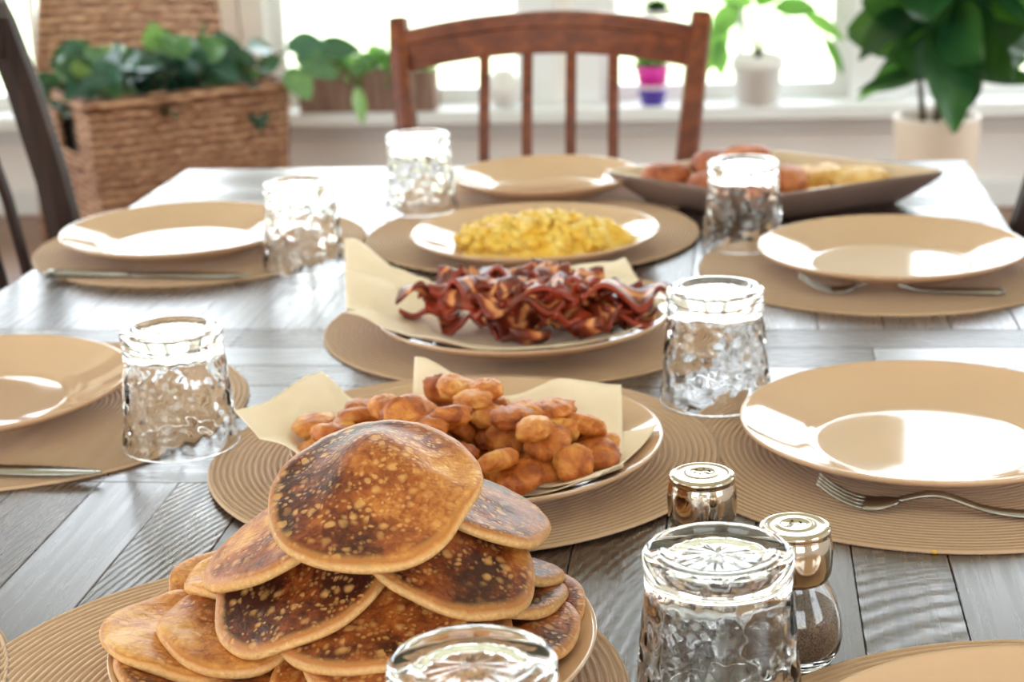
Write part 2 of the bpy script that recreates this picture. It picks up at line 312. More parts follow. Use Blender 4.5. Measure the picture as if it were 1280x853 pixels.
    def build(s, name, mat, parent=None, loc=None, rz=0, attrs=None, fixn=False):
        me = bpy.data.meshes.new(name); me.from_pydata(s.v, [], s.f); me.polygons.foreach_set('use_smooth', s.sm); me.materials.append(mat)
        if attrs:
            for an, (typ, vals) in attrs.items():
                a = me.attributes.new(an, typ, 'POINT'); a.data.foreach_set('value' if typ == 'FLOAT' else 'vector', np.array(vals, dtype=np.float32).ravel())
        if fixn:
            import bmesh
            bm = bmesh.new(); bm.from_mesh(me); bmesh.ops.recalc_face_normals(bm, faces=bm.faces); bm.to_mesh(me); bm.free()
        me.update(); o = bpy.data.objects.new(name, me); COL.objects.link(o)
        if parent is not None: o.parent = parent
        if loc is not None: o.location = loc
        o.rotation_euler[2] = rz; return o
def tag(o, label=None, cat=None, group=None, kind=None):
    if label: o['label'] = label
    if cat: o['category'] = cat
    if group: o['group'] = group
    if kind: o['kind'] = kind
    return o
def empty(name, loc=(0, 0, 0), rz=0):
    o = bpy.data.objects.new(name, None); COL.objects.link(o); o.location = loc; o.rotation_euler[2] = rz; o.empty_display_size = .05; return o
def copy_tree(o, parent=None):
    c = o.copy(); COL.objects.link(c)
    if parent is not None: c.parent = parent
    for ch in list(o.children): copy_tree(ch, c)
    return c
def stru(name, mb, mat, parent=None, **kw): return tag(mb.build(name, mat, parent, **kw), kind='structure')

# ------------------------------------------------------------------ room shell
stru('floor', MB().box((XL-.3, YF-.3, -.1), (XR+.3, YB+.3, 0)), M['floor'])
stru('ceiling', MB().box((XL-.3, YF-.3, ZC), (XR+.3, YB+.3, ZC+.1)), M['ceiling'])
def wall_open(name, horiz, pos, th, a0, a1, wins, zr):
    mb = MB(); p0, p1 = sorted((pos, pos+th))
    def bx(u0, u1, z0, z1): mb.box((u0, p0, z0), (u1, p1, z1)) if horiz else mb.box((p0, u0, z0), (p1, u1, z1))
    bx(a0, a1, 0, zr[0]); bx(a0, a1, zr[1], ZC); u = a0
    for a, b in wins: bx(u, a, zr[0], zr[1]); u = b
    bx(u, a1, zr[0], zr[1]); stru(name, mb, M['wall'])
wall_open('wall_back', True, YB, .2, XL-.2, XR+.2, BW, BZ); wall_open('wall_front', True, YF, -.2, XL-.2, XR+.2, FILLWN, SZ)
wall_open('wall_left', False, XL, -.2, YF, YB, SWL, SZ); wall_open('wall_right', False, XR, .2, YF, YB, SWR, SZ)
wn = [0]
def window(horiz, pos, inw, a, b, z0, z1, mull=()):
    wn[0] += 1; mb = MB(); w = .045; cs = .085; s = inw
    def bx(u0, u1, q0, q1, z0_, z1_, m=mb):
        q0, q1 = sorted((pos+q0*s, pos+q1*s)); m.box((u0, q0, z0_), (u1, q1, z1_), .003) if horiz else m.box((q0, u0, z0_), (q1, u1, z1_), .003)
    for u0, u1 in ((a, a+w), (b-w, b)): bx(u0, u1, .1, .05, z0, z1)
    for q0, q1 in ((z0, z0+w), (z1-w, z1)): bx(a+w-.003, b-w+.003, .098, .052, q0, q1)
    for u in mull: bx(u-.012, u+.012, .095, .06, z0, z1)
    # casing on the room side
    bx(a-cs, a, 0, -.018, z0, z1+cs); bx(b, b+cs, 0, -.018, z0, z1+cs); bx(a-cs, b+cs, 0, -.02, z1, z1+cs)
    o = stru('window_%d' % wn[0], mb, M['trim'])
    g = MB(); bx(a+w*.5, b-w*.5, .078, .074, z0+w*.5, z1-w*.5, g); g2 = g.build('pane', M['pane'], o)
for i, (a, b) in enumerate(BW): window(True, YB, 1, a, b, BZ[0]+.015, BZ[1], {0: [-2.3], 1: [], 2: [.02-.02], 3: []}[i])
for a, b in SWL: window(False, XL, -1, a, b, *SZ, mull=[(a+b)/2])
for a, b in SWR: window(False, XR, 1, a, b, *SZ, mull=[(a+b)/2])
for a, b in FILLWN: window(True, YF, -1, a, b, *SZ, mull=[(a+b)/2])  # added windows, out of view, filling light from the camera side
stru('trim_1', MB().box((XL, YB-.13, .30), (XR, YB+.12, .345), .006), M['trim'])      # continuous deep sill under the back windows
stru('trim_2', MB().box((XL, YB-.02, .24), (XR, YB, .30), .004), M['trim'])
stru('trim_3', MB().box((XL, YB-.012, .02), (-1.0, YB, .09)), M['wall'])
stru('baseboard_back', MB().box((XL, YB-.018, 0), (XR, YB, .085), .004), M['trim'])
stru('baseboard_left', MB().box((XL, YF, 0), (XL+.018, YB-.02, .085), .004), M['trim'])
stru('baseboard_right', MB().box((XR-.018, YF, 0), (XR, YB-.02, .085), .004), M['trim'])
lawn = stru('ground', MB().box((-40, YB+.6, -.35), (40, 60, -.3)), M['lawn'])

# ------------------------------------------------------------------ dining table
TZ = .75; TX0, TX1, TY0, TY1 = -.777, .299, .36, 2.375
tb = empty('dining_table', (-.239, 1.37, 0)); tag(tb, 'dark rustic dining table with a patchwork plank top, laid for breakfast', 'table')
OFF = Vector((-.239, 1.37, 0))
mb = MB(); board = []
def addboard(x0, y0, x1, y1, d):
    n0 = len(mb.v); g = .0003; mb.box((x0+g-OFF.x, y0+g-OFF.y, TZ-.028), (x1-g-OFF.x, y1-g-OFF.y, TZ), .0006); q_ = rnd.random(); q_ = {(.07, 1): .9, (.13, 1): .3, (-.41, 1): .85, (-.47, 1): .2, (.01, 1): .35, (-.35, 1): .3}.get((round(math.floor(x0*100+.5)/100, 2), bi), q_); r = (q_, d, rnd.random()); board.extend([r]*(len(mb.v)-n0))
ys = [TY0, .7645, 1.1665, 1.5675, 1.9712, TY1]
for bi in range(5):
    y0, y1 = ys[bi], ys[bi+1]
    if bi % 2 == 1:
        xs = [TX0]; x = -.769
        while x+.06 < TX1-.01: x += .06; xs.append(round(x, 4))
        xs.append(TX1)
        for i in range(len(xs)-1):
            addboard(xs[i], y0, xs[i+1], y1, 0)
    else:
        n = 7; h = (y1-y0)/n
        for i in range(n):
            cuts = [TX0, -.469+(.12 if (i+bi) % 2 else -.0), .0155+(.1 if i % 2 else 0), TX1]
            for q in range(3): addboard(cuts[q], y0+i*h, cuts[q+1], y0+(i+1)*h, 1)
n0 = len(mb.v); mb.box((TX0+.002-OFF.x, TY0+.002-OFF.y, TZ-.045), (TX1-.002-OFF.x, TY1-.002-OFF.y, TZ-.027)); board.extend([(.3, 0, .8)]*(len(mb.v)-n0))
mb.build('tabletop', M['table'], tb, attrs={'board': ('FLOAT_VECTOR', board)})
ap = MB()
for a, b in (((-.49, -.95), (.49, -.925)), ((-.49, .925), (.49, .95)), ((-.49, -.95), (-.465, .95)), ((.465, -.95), (.49, .95))): ap.box((a[0], a[1], .60), (b[0], b[1], .705), .002)
ap.build('apron', M['darkwood'], tb)
for sx_ in (-1, 1):
    for sy_ in (-1, 1):
        l = MB(); l.sweep([(sx_*.46, sy_*.92, 0), (sx_*.46, sy_*.92, .1), (sx_*.46, sy_*.92, .705)], [.06, .07, .09], [.06, .07, .09], (0, 1, 0)); l.build('leg', M['darkwood'], tb)

# ------------------------------------------------------------------ chairs
def chair(mat, label, loc, rz, cat='chair'):
    t = empty('dining_chair', loc, rz); tag(t, label, cat, 'slat-back dining chairs around the table')
    # faces -Y (towards the table), back at +Y
    mb = MB(); s = .215
    P = []; n = 9
    mb.box((-s-.01, -.22, .435), (s+.01, .2, .465), .012); mb.build('seat', mat, t)
    def yb(z): return .215+.02*((z-.45)/.3)+.06*max(0, (z-.6)/.3)**1.6
    def xb(z): return s-.02+.045*max(0, (z-.45)/.46)
    for sg in (-1, 1):
        pts = [(sg*.205, .25, 0), (sg*.2, .225, .2)]+[(sg*xb(z), yb(z), z) for z in (.42, .5, .6, .7, .8, .87, .915)]
        MB().sweep(pts, [.03, .032]+[.036]*6+[.033], [.036, .042]+[.048]*3+[.044]*3+[.036], (0, 1, 0)).build('back_post', mat, t)
        MB().sweep([(sg*.195, -.195, 0), (sg*.195, -.195, .2), (sg*.195, -.195, .44)], [.026, .032, .04], [.026, .032, .04], (0, 1, 0)).build('leg', mat, t)
    def rail(z0, h, arch, th=.022, name='crest_rail'):
        m_ = MB(); nu = 25; prof = []
        for i in range(nu):
            u = -1+2*i/(nu-1); x = u*(xb(z0)-.012); zc = z0+arch*(1-u*u); y = yb(z0)+.028*(1-u*u)
            for dy, dz in ((-th/2, -h/2), (-th/2, h*.12), (-th/2-.003, h*.16), (-th/2-.003, h/2-.004), (-th/2+.004, h/2), (th/2-.003, h/2), (th/2, h/2-.004), (th/2, -h/2)): prof.append((x, y+dy, zc+dz))
        fs = [(i*8+q, (i+1)*8+q, (i+1)*8+(q+1) % 8, i*8+(q+1) % 8) for i in range(nu-1) for q in range(8)]+[tuple(range(8)), tuple((nu-1)*8+q for q in range(8))[::-1]]
        m_.add(prof, fs, False); m_.build(name, mat, t, fixn=True)
    rail(.868, .066, .022); rail(.53, .035, 0, name='lower_rail')
    for x in (-.106, -.036, .036, .106):
        u = x/.2; c = 1-u*u
        MB().sweep([(x*.97, yb(z)+.028*c*(.9), z) for z in (.54, .6, .7, .8, .88)], .0175, .012, (0, 1, 0)).build('slat', mat, t)
    for sg in (-1, 1): MB().sweep([(sg*.197, -.18, .2), (sg*.199, .22, .2)], .015, .022, (0, 0, 1)).build('stretcher', mat, t)
    MB().sweep([(-.197, .02, .2), (.197, .02, .2)], .015, .022, (0, 0, 1)).build('stretcher', mat, t)
    return t
chair(M['cherry'], 'reddish cherry slat-back chair at the far end of the table by the windows', (-.306, 2.47, -.006), math.radians(-1))
chair(M['darkwood'], 'dark brown dining chair tucked in at the left side of the table', (-.613, 1.90, 0), math.radians(93)).scale[2] = 1.13
chair(M['darkwood'], 'dark dining chair barely visible at the right edge of the table', (.075, 1.80, 0), math.radians(-90))

# ------------------------------------------------------------------ placemats
mr = .19; nr = 41; prof = []
for i in range(nr):
    r0 = i*mr/nr; w = mr/nr
    for q, h in ((0, .0017), (.15, .0027), (.35, .0035), (.65, .0035), (.85, .0027)): prof.append((max(r0+q*w, 1e-5), h))
prof += [(mr, .0017), (mr+.0008, .001), (mr, 0), (.001, 0)]
mat0 = MB().lathe(prof, 160).build('placemat', M['mat'])
mats = [  # x, y, z-lift, label
    (-.248, .842, 0, 'round braided tan placemat under the plate of pancakes'),
    (-.205, 1.222, .0002, 'round braided placemat under the plate of potato coins'),
    (-.200, 1.578, 0, 'round braided placemat under the plate of bacon'),
    (-.236, 1.945, .0002, 'round braided placemat under the plate of scrambled eggs'),
    (-.243, 2.168, 0, 'round braided placemat at the far end of the table'),
    (-.617, 1.915, 0, 'round braided placemat at the back left place with a knife on it'),
    (-.597, 1.325, 0, 'round braided placemat at the front left place, cut by the photo edge'),
    (.147, 1.800, 0, 'round braided placemat at the back right place setting'),
    (.140, 1.247, 0, 'round braided placemat at the right place with a fork, behind the shakers'),
    (.162, .742, 0, 'round braided placemat in the bottom right corner, mostly outside the picture'),
    (-.592, .80, 0, 'round braided placemat just showing at the bottom left edge')]
for i, (x, y, dz, lb) in enumerate(mats):
    o = mat0 if i == 0 else mat0.copy()
    if i: COL.objects.link(o)
    o.location = (x, y, TZ+dz*12+.0001); o.rotation_euler[2] = rnd.random()*6; tag(o, lb, 'placemat', 'round braided placemats')
MATZ = TZ+.0036

# ------------------------------------------------------------------ plates
def plate_profile(R=.135):
    k_ = R/.135
    up = [(.0001, .0045), (.05, .0045), (.078, .0047), (.083, .0055), (.087, .0075), (.10, .0115), (.115, .0168), (.126, .0212), (.1325, .0243), (.1345, .0255), (.135, .0252), (.1352, .0240), (.1345, .0222), (.130, .0192), (.115, .0122), (.10, .0072), (.09, .0048), (.085, .0030), (.084, .0004), (.082, 0), (.079, .0004), (.078, .0015), (.0001, .0015)]
    return [(r*k_ if r > .001 else r, z) for r, z in up]
pl0 = MB().lathe(plate_profile(), 128).build('dinner_plate', M['plate'])
plates = [(-.213, .872, 'cream dinner plate heaped with pancakes'), (-.190, 1.190, 'cream dinner plate holding napkins and fried potato coins'), (-.197, 1.537, 'cream dinner plate holding napkins and bacon'),
          (-.222, 1.852, 'cream dinner plate holding scrambled eggs'), (-.632, 1.888, 'empty cream plate at the back left place'), (-.638, 1.318, 'empty cream plate at the front left place, cut by the photo edge'),
          (.153, 1.783, 'empty cream plate at the back right place'), (.135, 1.246, 'empty cream plate on the right with a fork in front of it'), (.152, .737, 'cream plate rim in the bottom right corner')]
PL = []
for i, (x, y, lb) in enumerate(plates):
    o = pl0 if i == 0 else pl0.copy()
    if i: COL.objects.link(o)
    z = MATZ+(.0024 if i in (1, 3) else 0); o.location = (x, y, z); o.rotation_euler[2] = rnd.random()*6; tag(o, lb, 'plate', 'cream dinner plates'); PL.append((x, y, z))
o = MB().lathe(plate_profile(.117), 128).build('side_plate', M['plate'], loc=(-.243, 2.168, MATZ+.0024)); tag(o, 'smaller empty cream plate at the head of the table before the cherry chair', 'plate')
ZP = MATZ  # plate foot height

def plate_z(r):
    pts = [(0, .0045), (.078, .0047), (.083, .0055), (.087, .0075), (.10, .0115), (.115, .0168), (.126, .0212), (.135, .0257)]
    return np.interp(r, [p[0] for p in pts], [p[1] for p in pts])

# ------------------------------------------------------------------ pancakes: each one draped over what lies beneath it
GC = .002; G0 = (-.42, .66); GN = 210
gx, gy = np.meshgrid(G0[0]+GC*np.arange(GN), G0[1]+GC*np.arange(GN), indexing='ij')
H = np.where(np.hypot(gx+.213, gy-.872) < .136, ZP+plate_z(np.hypot(gx+.213, gy-.872)), TZ+.004)
def bil(A, x, y):
    u = (np.asarray(x)-G0[0])/GC; v = (np.asarray(y)-G0[1])/GC; i = np.clip(u.astype(int), 0, GN-2); j = np.clip(v.astype(int), 0, GN-2); fu = u-i; fv = v-j
    return A[i, j]*(1-fu)*(1-fv)+A[i+1, j]*fu*(1-fv)+A[i, j+1]*(1-fu)*fv+A[i+1, j+1]*fu*fv
def outline(R, seed):
    rr = random.Random(seed); am = [(k_, rr.uniform(0, .045)/k_**.7*(1.3 if k_ < 4 else 1), rr.uniform(0, 6.28)) for k_ in range(2, 9)]
    return lambda a: R*(1+sum(q*np.cos(k_*a+p) for k_, q, p in am))
def smooth(A, m, it):
    mf = m.astype(float)
    for _ in range(it):
        s = np.zeros_like(A); w = np.zeros_like(A); B = A*mf
        for ax, d in ((0, 1), (0, -1), (1, 1), (1, -1)): s += np.roll(B, d, ax); w += np.roll(mf, d, ax)
        A = np.where(m, .5*A+.5*s/np.maximum(w, 1), A)
    return A
def pancake(x, y, R, seed, tone, lean, label, T=.0091, stiff=24, rig=.975, soft=34):
    global H
    f = outline(R, seed); n = int(R*1.25/GC)
    ci, cj = int(round((x-G0[0])/GC)), int(round((y-G0[1])/GC)); sl = (slice(ci-n, ci+n+1), slice(cj-n, cj+n+1))
    X, Y = gx[sl]-x, gy[sl]-y; rr = np.hypot(X, Y); aa = np.arctan2(Y, X); m = rr < f(aa)*.98; h = H[sl]
    A_ = np.stack([np.ones(m.sum()), X[m], Y[m]], 1); z = np.full(h.shape, h[m].max()+.01)
    for it in range(110):
        z = z-.0009*(1-it/130)
        co, *_ = np.linalg.lstsq(A_, z[m], rcond=None); pln = co[0]+co[1]*X+co[2]*Y
        z = pln+smooth(z-pln, m, stiff if it % 3 == 0 else 3)*rig; z = np.where(m, np.maximum(z, h), z)
    z = pln+smooth(z-pln, m, soft); z = z+max(0, float((h-z)[m].max())-.0055)-.0004
    # extend outside the mask so that sampling at the edge is safe
    ze = np.where(m, z, np.nan)
    for _ in range(8):
        nb = np.stack([np.roll(ze, d, ax) for ax, d in ((0, 1), (0, -1), (1, 1), (1, -1))]); mean = np.nanmean(np.where(np.isnan(nb), np.nan, nb), 0) if True else 0; ze = np.where(np.isnan(ze), mean, ze)
    Z = np.where(np.isnan(ze), pln, ze); full = np.zeros_like(H); full[sl] = Z
    ns, nrng = 72, 18; vs = []; rad = []; side = []; zc = float(bil(full, x, y))
    rings = [(q/nrng) for q in range(1, nrng)]
    aa_ = np.linspace(0, 2*PI, ns, endpoint=False); edge = f(aa_)
    def ringpts(fr, top, rf):
        px, py = x+edge*fr*np.cos(aa_), y+edge*fr*np.sin(aa_); zb = bil(full, px, py)+(top*T); lump = np.array([noise.noise(Vector((a*90, b*90, seed))) for a, b in zip(px, py)])*.0009*(1 if top > .3 else 0)
        for a, b, c in zip(px, py, zb+lump): vs.append((a-x, b-y, c-zc))
        rad.extend([rf]*ns)
    spec = []
    for q in rings: spec.append((q*.965, 1-.10*q**4, q*.93, 0))
    spec += [(.98, .80, .95, 0), (.995, .66, .98, .35), (1.0, .48, 1, 1), (.992, .28, 1, 1), (.965, .1, 1, 1), (.9, 0, .9, 1), (.5, 0, .5, .5)]
    vs.append((0, 0, T)); rad.append(0); side.append(0)
    for fr, tp, rf, sd_ in spec: ringpts(fr, tp, rf); side.extend([sd_]*ns)
    vs.append((0, 0, 0)); rad.append(0); side.append(.5); nr_ = len(spec); fs = []
    for i in range(ns):
        i2 = (i+1) % ns; fs.append((0, 1+i, 1+i2))
        for q in range(nr_-1): fs.append((1+q*ns+i, 1+(q+1)*ns+i, 1+(q+1)*ns+i2, 1+q*ns+i2))
        fs.append((len(vs)-1, 1+(nr_-1)*ns+i2, 1+(nr_-1)*ns+i))
    mb = MB(); mb.add(vs, fs); o = mb.build('pancake', M['pancake'], loc=(x, y, zc), attrs={'rad': ('FLOAT', rad), 'side': ('FLOAT', side)})
    o['tone'] = float(tone); o['seed'] = float(seed); o['lean'] = float(lean); tag(o, label, 'pancake', 'pancakes piled on the front plate')
    prof_ = np.clip(rr/np.maximum(f(aa), 1e-4), 0, 1); top = Z+T*(1-.25*prof_**6); H[sl] = np.where(m, np.maximum(h, top), h)
    return o
hid = 'pancake buried inside the heap, only slivers of its edge showing'
# x, y, radius, tone, lean, label (bottom to top)
PC = [(-.285, .835, .052, .1, 0, 'dark spotted pancake lowest at the front left of the heap'),
      (-.222, .812, .054, .15, 0, 'dark pancake lowest at the front centre of the heap'),
      (-.150, .835, .053, .1, 0, 'pancake on the plate at the front right, behind the nearest glass'),
      (-.140, .905, .055, .15, 0, 'dark pancake lowest at the right side of the heap'),
      (-.285, .925, .052, -.2, 0, hid), (-.213, .945, .055, 0, 0, hid), (-.213, .88, .056, 0, 0, hid),
      (-.305, .862, .050, -.28, 2, 'pale golden pancake sticking out furthest on the left of the heap'),
      (-.190, .822, .057, -.05, -3, 'pale-edged pancake above the lowest front one'),
      (-.140, .872, .052, .18, 0, 'dark pancake low on the right of the heap, crisp edge'),
      (-.213, .925, .056, -.1, 0, hid),
      (-.270, .866, .052, -.08, 0, 'medium brown pancake second from the left in the heap'),
      (-.176, .838, .058, .14, 0, 'wide spotted brown pancake just behind the nearest glass rim'),
      (-.277, .925, .048, -.4, 0, 'pale pancake with its tip out at the left, under the others'),
      (-.148, .905, .052, .2, 0, 'dark brown pancake at the right of the heap, over the plate rim'),
      (-.207, .90, .055, 0, 0, hid),
      (-.196, .852, .055, .14, -1, 'brown pancake in the middle of the heap with a pale lower edge'),
      (-.262, .915, .050, -.35, 0, 'pale pancake tip at the upper left of the heap'),
      (-.205, .915, .054, 0, 0, hid),
      (-.236, .868, .054, .26, 0, 'very dark pancake left of centre, below the golden ones'),
      (-.150, .925, .050, .3, 0, 'blackened pancake edge poking out at the right behind others'),
      (-.205, .935, .050, 0, 0, hid), (-.200, .945, .048, 0, 0, hid),
      (-.164, .882, .053, .2, 0, 'dark pancake with large pale spots right under the top one'),
      (-.250, .893, .051, -.02, 2, 'golden brown pancake left of and under the top one'),
      (-.158, .922, .053, .26, 0, 'dark pancake behind the top one on the right'),
      (-.200, .884, .061, .06, -6, 'golden topmost pancake of the heap')]
for i, (x, y, R, tn, ln, lb) in enumerate(PC): pancake(x, y, R, i*1.37+3, tn, ln, lb, soft=90 if i == len(PC)-1 else 34)

# ------------------------------------------------------------------ paper napkins
def nap_z(r, ph=0):
    r = np.asarray(r); return np.where(r < .134, plate_z(r)+.0012+.004*np.exp(-((r-.086)/.012)**2), .0268+.0012+(r-.134)*.30)
def napkin(px, py, pz, quad, label, seed, lift=0, cl=(0, 0), group='paper napkins lining the plates'):
    mb = MB(); nu = 46; P = []; C_ = [Vector((a, b, 0)) for a, b in quad]
    for i in range(nu):
        for j in range(nu):
            u, v = i/(nu-1), j/(nu-1); p = C_[0]*(1-u)*(1-v)+C_[1]*u*(1-v)+C_[2]*u*v+C_[3]*(1-u)*v
            wob = noise.noise(Vector((p.x*9+seed, p.y*9, seed)))*.006; r = math.hypot(p.x-px, p.y-py)
            edge = max(0, (r-.09)/.06); z = pz+float(nap_z(r))+lift+abs(noise.noise(Vector((p.x*16, p.y*16, seed*2.1))))*.016*edge+wob*.3*edge
            q_ = noise.noise(Vector((u*3, v*3, seed)))*.0015+(cl[0]*(1-u)+cl[1]*u)*(1-v)**3*(1+.25*math.sin(u*9+seed))
            P.append((p.x-px, p.y-py, z-pz+max(q_, 0)))
    mb.grid(P, nu, nu); o = mb.build('paper_napkin', M['napkin'], loc=(px, py, pz)); sm = o.modifiers.new('thickness', 'SOLIDIFY'); sm.thickness = .0009; sm.offset = 1; tag(o, label, 'napkin', group); return o
px, py, pz = PL[1]
napkin(px, py, pz, [(-.247, 1.262), (-.089, 1.262), (-.078, 1.106), (-.235, 1.09)], 'cream paper napkin under the potato coins, straight top edge at the back right', 1, cl=(.040, .020))
napkin(px, py, pz, [(-.322, 1.268), (-.360, 1.158), (-.268, 1.085), (-.205, 1.20)], 'cream paper napkin poking out left of the potato coins', 5, .0014, cl=(.016, .003))
napkin(px, py, pz, [(-.135, 1.235), (-.060, 1.205), (-.094, 1.098), (-.17, 1.12)], 'folded corner of a paper napkin at the right of the potato coins', 9, .0026)
px, py, pz = PL[2]
napkin(px, py, pz, [(-.386, 1.648), (-.352, 1.49), (-.165, 1.455), (-.21, 1.60)], 'cream paper napkin spread out left of the bacon', 3)
napkin(px, py, pz, [(-.348, 1.462), (-.25, 1.425), (-.085, 1.468), (-.23, 1.58)], 'lower paper napkin corner at the front left under the bacon', 13, .0014)
napkin(px, py, pz, [(-.20, 1.67), (-.112, 1.668), (-.070, 1.545), (-.18, 1.45)], 'paper napkin with its corner standing up behind the bacon on the right', 7, .0026)

# ------------------------------------------------------------------ pile helper
class Pile:
    def __init__(s, cx, cy, half, base): s.c = .003; s.n = int(2*half/s.c)+1; s.x0 = cx-half; s.y0 = cy-half; X, Y = np.meshgrid(s.x0+s.c*np.arange(s.n), s.y0+s.c*np.arange(s.n), indexing='ij'); s.X, s.Y = X, Y; s.H = base(X, Y)
    def foot(s, x, y, r): return np.hypot(s.X-x, s.Y-y) < r
    def top(s, x, y, r, q=85): return float(np.percentile(s.H[s.foot(x, y, r)], q))
    def put(s, x, y, r, z): m = s.foot(x, y, r); d = np.hypot(s.X-x, s.Y-y)/r; s.H = np.where(m, np.maximum(s.H, z-.3*r*d**2), s.H)
def nugget(a, b, c, seed, rough=.12, ns=20, nr=12, sq=2.6):
    vs = []; fs = []
    for i in range(nr+1):
        th = PI*i/nr
        for j in range(ns):
            ph = 2*PI*j/ns; d = Vector((math.sin(th)*math.cos(ph), math.sin(th)*math.sin(ph), math.cos(th)))
            k_ = (abs(d.x)**sq+abs(d.y)**sq+abs(d.z)**sq)**(-1/sq) if sq != 2 else 1
            k_ = min(k_, 1.25); n_ = 1+rough*noise.noise(d*2.2+Vector((seed, 0, 0)))+rough*.5*noise.noise(d*6+Vector((0, seed, 0)))+rough*.35*noise.noise(d*14+Vector((seed, seed, 0)))
            vs.append((d.x*a*k_*n_, d.y*b*k_*n_, d.z*c*k_*n_))
    for i in range(nr):
        for j in range(ns): j2 = (j+1) % ns; fs.append((i*ns+j, (i+1)*ns+j, (i+1)*ns+j2, i*ns+j2))
    m = MB(); m.add(vs, fs); return m
px, py, pz = PL[1]
P_ = Pile(px, py, .15, lambda X, Y: pz+nap_z(np.hypot(X-px, Y-py))+.004)
protos = []
for i in range(7):
    a = rnd.uniform(.0125, .0165); protos.append((nugget(a, a*rnd.uniform(.82, .98), rnd.uniform(.0065, .0085), i*3.1, .15, 28, 16), a))
tot_m = []
spots_ = []
rr = random.Random(21)
def inpile(x, y): return ((x+.200)/.108)**2+((y-1.158)/.062)**2
for k_ in range(900):
    if len(spots_) >= 90: break
    x = rr.uniform(-.305, -.09); y = rr.uniform(1.098, 1.225); e_ = inpile(x, y)
    if e_ > 1 or rr.random() < e_*.35 and len(spots_) > 34: continue
    lvl = len(spots_) < 34
    if lvl and any(math.hypot(x-a, y-b) < .021 for a, b in spots_): continue
    spots_.append((x, y))
made = {}
for k_, (x, y) in enumerate(spots_):
    i = k_ % 7; mb, a = protos[i]
    if P_.top(x, y, .010, 60) > pz+.058: continue
    z = P_.top(x, y, a*.7, 60)
    tilt = rr.choice([0, 0, .3, .5, .9, 1.2]); hz = .008+abs(math.sin(tilt))*.006
    if i not in made: o = mb.build('potato_coin', M['tot']); made[i] = o
    else: o = made[i].copy(); COL.objects.link(o)
    o.location = (x, y, z+hz*.78); o.rotation_euler = (tilt*rr.choice((-1, 1, 1)), rr.uniform(-.25, .25), rr.uniform(0, 6.28)); P_.put(x, y, a*.85, z+hz*1.6)
    tag(o, 'golden brown fried potato coin in the heap on napkins', 'potato coin', 'fried potato coins on the second plate')

# ------------------------------------------------------------------ bacon
px, py, pz = PL[2]
P_ = Pile(px, py, .16, lambda X, Y: pz+nap_z(np.hypot(X-px, Y-py))+.004)
def bacon(x, y, yaw, L, w, seed, z, lift):
    q = random.Random(seed); nu, nv = 34, 7; A1, A2 = q.uniform(.004, .008), q.uniform(.0006, .0018); f1 = q.uniform(.8, 1.7); ph = q.uniform(0, 6.28); curl = q.uniform(-1, 1)*.9; tw = q.uniform(-.9, .9)
    th = .005; top = []; bot = []; ac = []
    X = 0; a = -curl/2; pts = []
    cx_, cy_ = 0, 0
    for i in range(nu):
        u = i/(nu-1); a = curl*(u-.5); cx_ += math.cos(a)*L/nu; cy_ += math.sin(a)*L/nu; pts.append((cx_, cy_, a))
    mx = sum(p[0] for p in pts)/nu; my = sum(p[1] for p in pts)/nu
    for i in range(nu):
        u = i/(nu-1); X, Y, a = pts[i]; X -= mx; Y -= my; zz = (A1*math.sin(2*PI*f1*u+ph)+.003*math.sin(9*u+seed))*(1-.75*abs(2*u-1)**3); ww = w*(.85+.25*noise.noise(Vector((u*4, seed, 0)))); ro = tw*(u-.5)*.9+.35*math.sin(5*u+seed)
        for j in range(nv):
            v = -1+2*j/(nv-1); s_ = v*ww/2; rip = A2*math.sin(2*PI*(f1*2.2*u)+v*1.5+seed)*v*1.2
            Xp = X-math.sin(a)*s_*math.cos(ro); Yp = Y+math.cos(a)*s_*math.cos(ro); Zp = zz+s_*math.sin(ro)+rip
            top.append((Xp, Yp, Zp+th)); bot.append((Xp, Yp, Zp)); ac.append((v+1)/2)
    vs = top+bot; n = nu*nv; fs = []
    for i in range(nu-1):
        for j in range(nv-1): b = i*nv+j; fs.append((b, b+nv, b+nv+1, b+1)); fs.append((n+b, n+b+1, n+b+nv+1, n+b+nv))
        fs.append((i*nv, n+i*nv, n+(i+1)*nv, (i+1)*nv)); e_ = i*nv+nv-1; fs.append((e_, e_+nv, n+e_+nv, n+e_))
    for j in range(nv-1): fs.append((j, j+1, n+j+1, n+j)); e_ = (nu-1)*nv+j; fs.append((e_, n+e_, n+e_+1, e_+1))
    m = MB(); m.add(vs, fs); zmin = min(v[2] for v in vs); o = m.build('bacon_strip', M['bacon'], loc=(x, y, z-zmin*lift), rz=yaw, attrs={'across': ('FLOAT', ac*2)}); return o
rr = random.Random(5)
for k_ in range(60):
    t = rr.random()**.6; ph = rr.uniform(0, 6.28); x = -.190+.098*t*math.cos(ph); y = 1.520+.050*t*math.sin(ph)
    yaw = rr.uniform(-.9, .9)+(0 if rr.random() < .75 else PI/2); L = rr.uniform(.046, .070); z = P_.top(x, y, .016, 60)
    if z > pz+.044: z = pz+.040
    bacon(x, y, yaw, L, rr.uniform(.030, .040), k_*1.7, z-.002, .75)
    for s_ in (-.4, 0, .4): P_.put(x+math.cos(yaw)*L*s_, y+math.sin(yaw)*L*s_, .013, z+.0085)
for o in [o for o in COL.objects if o.name.startswith('bacon_strip')]: tag(o, 'crinkled dark red strip of fried bacon in the heap on napkins', 'bacon', 'bacon strips on the third plate')

